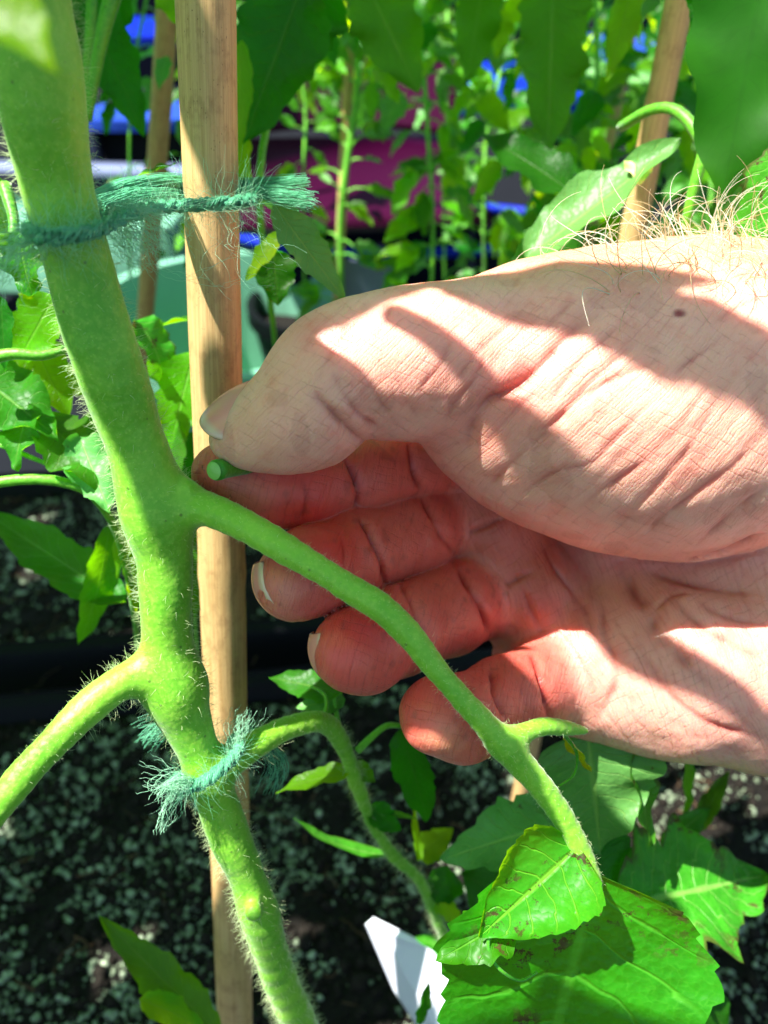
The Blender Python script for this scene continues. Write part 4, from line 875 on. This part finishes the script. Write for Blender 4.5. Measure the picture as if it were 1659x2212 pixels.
# mid-sized leaves filling the upper background
fg = random.Random(5); fe = plant_empty('mass of mixed tomato leaves behind the vines along the top', 1000, 700, 700)
for i in range(430):
    x = fg.uniform(380, 1700); y = fg.uniform(-60, 520 if x > 950 or x < 500 else 200); d = fg.uniform(330, 760); l = fg.uniform(40, 105)
    if 520 < x < 1000 and y > 150 and fg.random() < .85: continue
    a = fg.uniform(.7, 2.6); leaf(x, y, d, x + l * math.cos(a), y + l * math.sin(a), d + fg.uniform(-15, 25), l * fg.uniform(.4, .7), fg.choice(['leaf', 'leaf', 'leaf_dark', 'leaf_bright', 'leaf_bright', 'leaf_bright', 'leaf_pale']), fe, (fg.uniform(-.7, .7), fg.uniform(0, .9), -1), nu=14, nv=7, seed=i, nser=5, ser=.18)
# ---------------------------------------------------------------- unseen tomato leaves added above the frame to cast shade
SN = unit(SUN_CAM)
top = empty('tomato_plant', 'unseen tomato leaves and stalks added above the frame to shade the hand and compost', 'plant', W(P(300, -600, 150.)))
def over(x0, y0, x1, y1, d, wpx, t, mat='leaf', **k):
    """an added shading leaf, t mm sunward of the line (x0,y0)-(x1,y1)"""
    d0, d1 = d if isinstance(d, tuple) else (d, d); b = P(x0, y0, d0) + SN * t; e = P(x1, y1, d1) + SN * t; kk = dict(nu=24, nv=9, droop=.03, cup=.08, ser=.1, wave=.03, nser=6, seed=int(x0 + y0)); kk.update(k)
    v, f, uv = leaf_mesh(W(b), W(e), wpx * (d0 + d1) / 2 / FPX * .001, VD(SN + 0.0), **kk); mesh_obj('leaf', v, f, M[mat], top, uv=uv, base=W(b))
def shade_stalk(pts, t, wpx):  # added stalk, placed sunward to throw a shadow band
    a = np.array(pts, float); w = W(spline(P(a[:, 0], a[:, 1], a[:, 2]) + SN * t, 14)); v, f = tube(w, wpx / 2 * 150 / FPX * .001, 7); mesh_obj('leaf_stalk', v, f, M['stem_far'], top, base=w[0])
# over the thumb and wrist
over(430, 700, 940, 640, 148, 330, 230); over(560, 880, 740, 1010, 148, 290, 210, shape=.5)
over(860, 560, 1560, 560, 146, 170, 260); shade_stalk([(960, 560, 144), (1200, 650, 143), (1450, 730, 143), (1800, 930, 145)], 240, 95); over(1180, 600, 1640, 860, 143, 150, 250, droop=0)
over(1330, 650, 1760, 790, 145, 150, 250); shade_stalk([(880, 740, 144), (1020, 820, 144), (1200, 950, 143), (1400, 1110, 143), (1560, 1300, 150)], 190, 62); over(1210, 960, 1420, 1120, 143, 90, 200, droop=0)
# over the fingers and crossing stalk
over(330, 1020, 1260, 1520, 150, 470, 260, shape=.55, droop=0); over(560, 1180, 1180, 1700, 152, 260, 160, shape=.55); over(520, 930, 1000, 1090, 152, 150, 150)
shade_stalk([(1240, 1260, 175), (1380, 1420, 175), (1700, 1620, 178)], 270, 60)
# over the top of the stem and cane
over(30, -200, 130, 430, 118, 260, 170); over(200, 650, 300, 1000, 140, 90, 150); over(420, -150, 500, 620, 160, 150, 220); over(470, 740, 500, 1180, 175, 140, 200)
LIT = P(np.array([1620, 1600, 1640, 1150, 1200, 1060, 1020, 1080, 1100, 1200, 1400, 1000, 850, 1320, 1500, 350, 360, 300, 470, 480, 100, 1100, 1250, 1350, 1350, 1520, 1560, 700, 900, 640, 100, 580, 740, 760, 1300, 330]), np.array([1000, 1100, 1300, 1900, 2100, 2150, 1980, 1800, 900, 830, 950, 850, 820, 1350, 1500, 1200, 1400, 1470, 1400, 1500, 1640, 1820, 1700, 1780, 500, 1640, 2050, 1650, 1800, 2100, 700, 1500, 300, 500, 1620, 560]), np.array([146, 148, 178, 152, 158, 160, 152, 200, 145, 145, 145, 145, 145, 180, 178, 150, 155, 155, 215, 218, 150, 240, 235, 236, 215, 560, 560, 215, 240, 190, 200, 200, 520, 540, 232, 155]))
def free(c, r):
    q = c - LIT; t = q @ SN; dist = np.sqrt(np.maximum((q * q).sum(1) - t * t, 0)); return not ((dist < r) & (t > 0)).any()
cg = random.Random(8); cn = 0
for gx in np.arange(-.42, .62, .052):  # grid of added leaves that keeps the sun off the compost
    for gy in np.arange(.0, .60, .052):
        wx, wy = gx + cg.uniform(-.015, .015), gy + cg.uniform(-.015, .015)
        T = V(np.array([[wx, wy, 0.005]]))[0]
        if wx > .17 and wy < .34 and cg.random() < .75: continue
        if wx < .17 and wy < .40: wx, wy = gx, gy
        t = max(0, (0.74 * T[2] - T[1]) / (SN[1] - .74 * SN[2])) + cg.uniform(70, 150); c = T + SN * t; l = cg.uniform(85, 120)
        if not free(c, l * .30): continue
        a = cg.uniform(0, 6.28); u = unit(np.cross(SN, [0, 0, 1.])); w_ = np.cross(SN, u); dr = u * math.cos(a) + w_ * math.sin(a); b = c - dr * l / 2; e = c + dr * l / 2
        v, f, uv = leaf_mesh(W(b), W(e), l * .62 * .001, VD(SN + .25 * np.array([cg.uniform(-1, 1), cg.uniform(-1, 1), 0])), nu=14, nv=7, seed=cn, ser=.14, nser=6, droop=.05); mesh_obj('leaf', v, f, M[cg.choice(['leaf', 'leaf_dark'])], top, uv=uv, base=W(b)); cn += 1
# broken shade over the background vines
for i in range(38):
    x, y, d = cg.uniform(-200, 1750), cg.uniform(-100, 1000), cg.uniform(200, 750)
    T = P(x, y, d); t = max(0, (0.74 * T[2] - T[1]) / (SN[1] - .74 * SN[2])) + cg.uniform(50, 200); c = T + SN * t; l = cg.uniform(45, 110)
    if not free(c, l * .36): continue
    a = cg.uniform(0, 6.28); u = unit(np.cross(SN, [0, 0, 1.])); w_ = np.cross(SN, u); dr = u * math.cos(a) + w_ * math.sin(a)
    v, f, uv = leaf_mesh(W(c - dr * l / 2), W(c + dr * l / 2), l * .6 * .001, VD(SN), nu=14, nv=7, seed=i, ser=.14, nser=6); mesh_obj('leaf', v, f, M[cg.choice(['leaf', 'leaf_dark'])], top, uv=uv, base=W(c)); cn += 1
print('overhead leaves', cn)
# ================================================================ GROUND AND GARDEN THINGS
M['soil'] = mat_plain('soil', srgb(24, 21, 17), .9, .4, 300, .8, .002, .2)
M['crumb'] = mat_plain('crumb', srgb(32, 27, 21), .9, .4, 300, .6, .001, .2)
def make_grain():
    b = NB('grain'); n = b.noise(110, 3, .6, b.obj()); c = b.ramp(n, [(0.30, srgb(68, 76, 56)), (.5, srgb(120, 136, 108)), (.72, srgb(172, 184, 158))])
    return b.done(b.bsdf(c, .75, b.bump(b.noise(1500, 3, .6, b.obj()), .5, .0004)))
M['grain'] = make_grain()
M['paving'] = mat_plain('paving', srgb(18, 21, 27), .9, .3, 20, .4, .003, spec=0.12)
M['black_plastic'] = mat_plain('black_plastic', srgb(9, 11, 14), .5, .2, 60, .15, .001, spec=0.12)
M['blue'] = mat_plain('blue_plastic', srgb(14, 40, 165), .35, .1, 20, .05, spec=0.12); M['blue_light'] = mat_plain('light_blue_plastic', srgb(40, 72, 165), .4, .1, 20, .05, spec=0.12)
M['burgundy'] = mat_plain('burgundy_plastic', srgb(54, 4, 38), .35, .1, 20, .05, spec=0.12); M['white'] = mat_plain('white_plastic', srgb(225, 228, 238), .4, .06, 60, .1)
M['pale_green'] = mat_plain('pale_green_plastic', srgb(120, 180, 150), .4, .08, 20, .08, spec=0.12); M['navy'] = mat_plain('navy_board', srgb(10, 14, 34), .7, .3, 4, .2, spec=0.12)
M['metal'] = mat_plain('dark_metal', srgb(20, 26, 44), .4, .1, 30, .1, spec=0.12); M['shelf'] = mat_plain('pale_shelf', srgb(120, 130, 160), .5, .08, 20, .05, spec=0.12)
# paving slabs to the horizon
gv = np.array([(-60, -10, -.12), (60, -10, -.12), (60, 90, -.12), (-60, 90, -.12)], float)
o = mesh_obj('ground', gv, [(0, 1, 2, 3)], M['paving'], smooth=False); o['kind'] = 'structure'
# low trough of compost under the plants
def height(x, y): p = np.stack([x * 1000, y * 1000, 0 * x], -1).reshape(-1, 3); return (.004 * vnoise(p, 45, 71) + .0025 * vnoise(p, 14, 72) + .0012 * vnoise(p, 5, 73)).reshape(x.shape)
def compost(name, x0, x1, y0, y1, step, z, label, ngrain, seed):
    g = np.random.default_rng(seed); e = empty(name, label, 'planter', ((x0 + x1) / 2, (y0 + y1) / 2, z), 'black plastic troughs of compost')
    nx, ny = int((x1 - x0) / step), int((y1 - y0) / step); X, Y = np.meshgrid(np.linspace(x0, x1, nx), np.linspace(y0, y1, ny), indexing='ij'); Z = z + height(X, Y)
    v = np.stack([X, Y, Z], -1).reshape(-1, 3); i = np.arange(nx - 1)[:, None] * ny + np.arange(ny - 1)[None]; f = np.stack([i, i + ny, i + ny + 1, i + 1], -1).reshape(-1, 4)
    e.rotation_euler[2] = math.radians(7)
    mesh_obj('compost', v, f, M['soil'], e, kind='stuff')
    t = .014; m = [box((x0 + x1) / 2, y0 - t / 2, z - .045, x1 - x0 + 2 * t, t, .13, 0, .005), box((x0 + x1) / 2, y1 + t / 2, z - .045, x1 - x0 + 2 * t, t, .13, 0, .005), box(x0 - t / 2, (y0 + y1) / 2, z - .045, t, y1 - y0 - .001, .13, 0, .005), box(x1 + t / 2, (y0 + y1) / 2, z - .045, t, y1 - y0 - .001, .13, 0, .005)]
    for q in m: mesh_obj('trough_wall', *q, M['black_plastic'], e)
    # grains: pale stones and dark crumbs
    phi = (1 + 5 ** .5) / 2; ico = unit(np.array([(-1, phi, 0), (1, phi, 0), (-1, -phi, 0), (1, -phi, 0), (0, -1, phi), (0, 1, phi), (0, -1, -phi), (0, 1, -phi), (phi, 0, -1), (phi, 0, 1), (-phi, 0, -1), (-phi, 0, 1)]))
    icf = np.array([(0, 11, 5), (0, 5, 1), (0, 1, 7), (0, 7, 10), (0, 10, 11), (1, 5, 9), (5, 11, 4), (11, 10, 2), (10, 7, 6), (7, 1, 8), (3, 9, 4), (3, 4, 2), (3, 2, 6), (3, 6, 8), (3, 8, 9), (4, 9, 5), (2, 4, 11), (6, 2, 10), (8, 6, 7), (9, 8, 1)])
    for nm, cnt, r0, r1, thr in (('pale_grit', ngrain, .0006, .0024, -.15), ('compost_crumbs', ngrain // 2, .0012, .0042, -9)):
        xy = np.stack([g.uniform(x0 + .004, x1 - .004, cnt * 2), g.uniform(y0 + .004, y1 - .004, cnt * 2)], -1); p = np.stack([xy[:, 0] * 1000, xy[:, 1] * 1000, 0 * xy[:, 0]], -1)
        dn = vnoise(p, 30, 81) * .7 + vnoise(p, 11, 82) * .8; xy = xy[dn > thr + g.normal(0, .15, len(dn))][:cnt]; n = len(xy)
        r = r0 + (r1 - r0) * g.random(n) ** 3; c = np.stack([xy[:, 0], xy[:, 1], z + height(xy[:, 0], xy[:, 1]) + r * .35], -1)
        v = c[:, None] + ico[None] * (r[:, None, None] * g.uniform(.65, 1.25, (n, 12, 1))) * g.uniform(.7, 1.2, (n, 1, 3)); f = (icf[None] + np.arange(n)[:, None, None] * 12).reshape(-1, 3)
        mesh_obj(nm, v.reshape(-1, 3), f, M['grain' if nm == 'pale_grit' else 'crumb'], e, kind='stuff', smooth=False)
compost('compost_trough', -.36, .62, .03, .365, .004, 0, 'black trough of gritty compost the front plants grow in', 34000, 1)
compost('compost_trough', -.62, .70, .418, .62, .005, 0, 'second black trough of gritty compost behind the front one', 14000, 2)
# white plant label
fbg = np.random.default_rng(77); nfb = 900; r_ = np.stack([fbg.uniform(-.34, .6, nfb), fbg.uniform(.02, .6, nfb), np.full(nfb, .003)], -1); a_ = fbg.uniform(0, 6.28, nfb); st_ = fbg.uniform(.002, .006, nfb); fl_ = np.zeros((nfb, 5, 3)); fl_[:, 0] = r_
for i in range(1, 5):
    a_ = a_ + fbg.normal(0, .35, nfb); fl_[:, i] = fl_[:, i - 1] + np.stack([np.cos(a_) * st_, np.sin(a_) * st_, .0012 * np.cos(np.full(nfb, i * 1.2))], -1)
M['bark'] = mat_plain('bark', srgb(92, 66, 40), .9, .4, 200)
v, f = hairs(fl_, fbg.uniform(.00025, .0008, nfb), .6); o = mesh_obj('bark_fibres', v, f, M['bark']); tag(o, 'brown bark fibres scattered over the compost', 'bark fibres', kind='stuff')
def slab(name, label, cat, corners, th, m, group=None, parts=None):
    c = np.array([PW(*q) for q in corners]); n = unit(np.cross(c[1] - c[0], c[-1] - c[0])); 
    if n @ (CAMP - c.mean(0)) < 0: n = -n
    k = len(c); v = np.concatenate([c, c - n * th]); f = [tuple(range(k)), tuple(range(k, 2 * k))[::-1]] + [(i, k + i, k + (i + 1) % k, (i + 1) % k) for i in range(k)]
    o = mesh_obj(name, v, f, m, None, smooth=False, base=c.mean(0)); tag(o, label, cat, group); return o
slab('plant_label', 'white plastic plant label leaning in the compost beside the big front leaf', 'plant label', [(790, 2000, 318), (808, 1984, 318), (1000, 2080, 300), (985, 2300, 312), (905, 2225, 330), (850, 2140, 330)], .0008, M['white'])
slab('plant_label', 'white plant label behind the hand near the foot of the slim cane', 'plant label', [(742, 560, 560), (858, 575, 560), (858, 650, 580), (742, 645, 580)], .001, M['shelf'])
# pale green tub
def frustum(cx, cy, z0, z1, r0, r1, th, m, name, label, cat, rim=.006, n=48, group=None, soil=None):
    e = empty(name, label, cat, (cx, cy, z0), group); a = np.linspace(0, 2 * np.pi, n, endpoint=False)
    prof = [(r0, z0), (r1, z1 - .02), (r1 + rim, z1 - .02), (r1 + rim, z1), (r1 - th, z1), (r0 - th, z0 + th), (0.001, z0 + th)]
    v = np.array([(cx + r * math.cos(t), cy + r * math.sin(t), z) for r, z in prof for t in a]); F = [(i * n + j, i * n + (j + 1) % n, (i + 1) * n + (j + 1) % n, (i + 1) * n + j) for i in range(len(prof) - 1) for j in range(n)]
    F.append(tuple(range(n))[::-1]); mesh_obj('tub' if cat != 'pot' else 'pot_wall', v, F, m, e, smooth=False)
    if soil: mesh_obj('potting_soil', np.array([(cx + (r1 - th - .001) * math.cos(t), cy + (r1 - th - .001) * math.sin(t), z1 - .03) for t in a]), [tuple(range(n))], soil, e, smooth=False)
    return e
def gp(x, y, z):                                          # pixel ray meets height z (layout helper)
    d = VD([(x - 829.5) / FPX, (1106 - y) / FPX, 1.0]); t = (z - CAMH) / d[2]; return CAMP + d * t
q = gp(520, 760, .06); frustum(q[0] - .02, q[1] + .10, -.12, .07, .15, .17, .004, M['pale_green'], 'plastic_tub', 'pale green plastic tub standing behind the thick cane', 'tub', rim=.01)
q = gp(150, 560, .05)
for (x, y, z, r, lab) in ((700, 690, .02, .10, 'black pot behind the hand at the foot of the slim cane'), (980, 640, .02, .11, 'black pot behind the hand under the dangling leaflets'), (1290, 700, .02, .12, 'black pot hidden behind the wrist at the right'), (1560, 640, .02, .12, 'black pot at the right edge behind the wrist'), (560, 560, .0, .09, 'small black pot just right of the thick cane')):
    q = gp(x, y, z); frustum(q[0], q[1] + .06, -.12, z, r * .8, r, .003, M['black_plastic'], 'plant_pot', lab, 'pot', group='black plastic plant pots', soil=M['soil'])
# pale shelf rail at the left
q = gp(60, 395, .10); v, f = box(q[0] + .05, q[1] + .10, .095, .62, .05, .014, -.12, .003); o = mesh_obj('shelf_rail', v, f, M['shelf'], None, base=(q[0], q[1], .1)); tag(o, 'pale grey shelf rail running behind the stem at the left', 'shelf')
q = gp(60, 560, .02); v, f = box(q[0] + .02, q[1] + .12, .0, .40, .16, .12, -.1, .01); o = mesh_obj('seed_tray', v, f, M['pale_green'], None, base=(q[0], q[1], 0)); tag(o, 'pale green seed tray at the left behind the stem', 'tray')
q = gp(250, 330, .06); v, f = box(q[0], q[1] + .1, .0, .30, .14, .20, -.1, .012); o = mesh_obj('storage_crate', v, f, M['black_plastic'], None, base=(q[0], q[1], 0)); tag(o, 'black crate behind the leaves between stem and thick cane', 'crate')
q = gp(240, 150, .15)
def chair(label, cx, cy, sz, rot, m, h=0.30, w=.34):
    e = empty('chair', label, 'chair', (cx, cy, -.12), 'plastic chairs behind the plants'); c, s = math.cos(rot), math.sin(rot)
    def T(v): v = np.array(v, float); return v @ np.array([[c, s, 0], [-s, c, 0], [0, 0, 1]]) + [cx, cy, -.12]
    # curved shell: back bends in both directions
    nu, nv = 16, 13; vs = []
    for i in range(nu):
        for j in range(nv):
            u = i / (nu - 1); w_ = j / (nv - 1) * 2 - 1; hw = w / 2 * (1 - .16 * u ** 4 - .12 * max(0, u - .8) * abs(w_) * 5); vs.append((w_ * hw, .02 + .05 * u - .07 * w_ * w_, sz + .02 + h * u * (1 - .10 * w_ ** 4 * u)))
    vs = np.array(vs); k = len(vs); F = [(a, a + 1, a + nv + 1, a + nv) for i in range(nu - 1) for j in range(nv - 1) for a in (i * nv + j,)]
    V2 = np.concatenate([vs, vs + [0, .006, 0]]); F2 = F + [tuple(k + b for b in f[::-1]) for f in F]; rim = list(range(nv)) + [i * nv + nv - 1 for i in range(1, nu)] + [(nu - 1) * nv + j for j in range(nv - 2, -1, -1)] + [i * nv for i in range(nu - 2, 0, -1)]
    for a, b_ in zip(rim, rim[1:] + rim[:1]): F2.append((b_, a, k + a, k + b_))
    mesh_obj('backrest', T(V2), F2, m, e)
    bv, bf = box(0, -.15, sz, w, .34, .02, 0, .008); mesh_obj('seat', T(bv), bf, m, e)
    for X in (-1, 1):
        for Y in (-.28, -.01):
            bv, bf = tube([(X * w * .42, Y, sz - .012), (X * w * .5, Y * 1.05 + (.02 if Y > -.1 else -.02), 0)], .009, 8, caps=True); mesh_obj('leg', T(bv), bf, M['metal'], e)
    return e
# burgundy chair: back seen over the pots
cq = gp(745, 400, .14); chair('burgundy plastic chair partly hidden by the slim pale cane', cq[0] - .005, cq[1] + .03, .30, .06, M['burgundy'], h=.12, w=.30)
def table(label, cx, cy, zt, rx, ry, m, name='table'):
    e = empty(name, label, 'table', (cx, cy, -.12), 'blue school tables'); a = np.linspace(0, 2 * np.pi, 40, endpoint=False); v = []
    for r, z in ((1, zt - .02), (1.0, zt - .004), (.99, zt)): v += [(cx + rx * r * math.copysign(abs(math.cos(t)) ** .6, math.cos(t)), cy + ry * r * math.copysign(abs(math.sin(t)) ** .6, math.sin(t)), z) for t in a]
    F = [(i * 40 + j, i * 40 + (j + 1) % 40, (i + 1) * 40 + (j + 1) % 40, (i + 1) * 40 + j) for i in range(2) for j in range(40)] + [tuple(80 + j for j in range(40)), tuple(range(40))[::-1]]
    mesh_obj('table_top', np.array(v), F, m, e, smooth=False)
    for X in (-.8, .8):
        for Y in (-.75, .75):
            bv, bf = tube([(cx + X * rx, cy + Y * ry, zt - .021), (cx + X * rx, cy + Y * ry, -.12)], .012, 8); mesh_obj('leg', bv, bf, M['metal'], e)
    return e
q = gp(1000, 182, .22); table('blue topped table behind the vines, upper middle', q[0], q[1] + .05, .22, .24, .17, M['blue'])
q = gp(1400, 110, .18); table('light blue table at the upper right behind the leaning cane', q[0] + .05, q[1] + .1, .18, .26, .2, M['blue_light'])
q = gp(240, 60, .20); table('blue table glimpsed through leaves at the upper left', q[0], q[1] + .05, .20, .34, .2, M['blue'])
q = gp(330, 250, .12); table('light blue bench end behind the second cane', q[0] - .02, q[1] + .05, .12, .12, .09, M['blue_light'], 'bench')
q = gp(1220, 470, .08); cq = q
# blue oval tray rim behind the red chair foot
def ring(label, cx, cy, z, rx, ry, m):
    a = np.linspace(0, 2 * np.pi, 65); pts = np.stack([cx + rx * np.cos(a), cy + ry * np.sin(a), z + 0 * a], -1); v, f = tube(pts, .007, 8, caps=False)
    e = empty('garden_trug', label, 'tub', (cx, cy, -.12)); mesh_obj('rim', v, f, M['blue'], e); n = 64; vv = np.array([(cx + rx * s_ * math.cos(t), cy + ry * s_ * math.sin(t), zz) for s_, zz in ((1, z), (.8, -.12)) for t in a[:-1]])
    F = [(j, (j + 1) % n, n + (j + 1) % n, n + j) for j in range(n)]; F.append(tuple(n + j for j in range(n))); mesh_obj('tub_wall', vv, F, M['navy'], e)
q = gp(780, 425, .10); ring('large dark blue tub whose curved rim shows below the red chair', q[0] + .06, q[1] - .09, .085, .24, .10, M['blue'])
# dark hedge of far foliage and a navy board fence behind everything
e = empty('fence', 'dark navy board fence far behind the tables', 'fence', (0, 3.4, -.12))
for i in range(22):
    bv, bf = box(-2.6 + i * .25, 3.4 + .004 * (i % 2), .60, .242, .02, 1.44, 0, .003); mesh_obj('board', bv, bf, M['navy'], e, smooth=False)
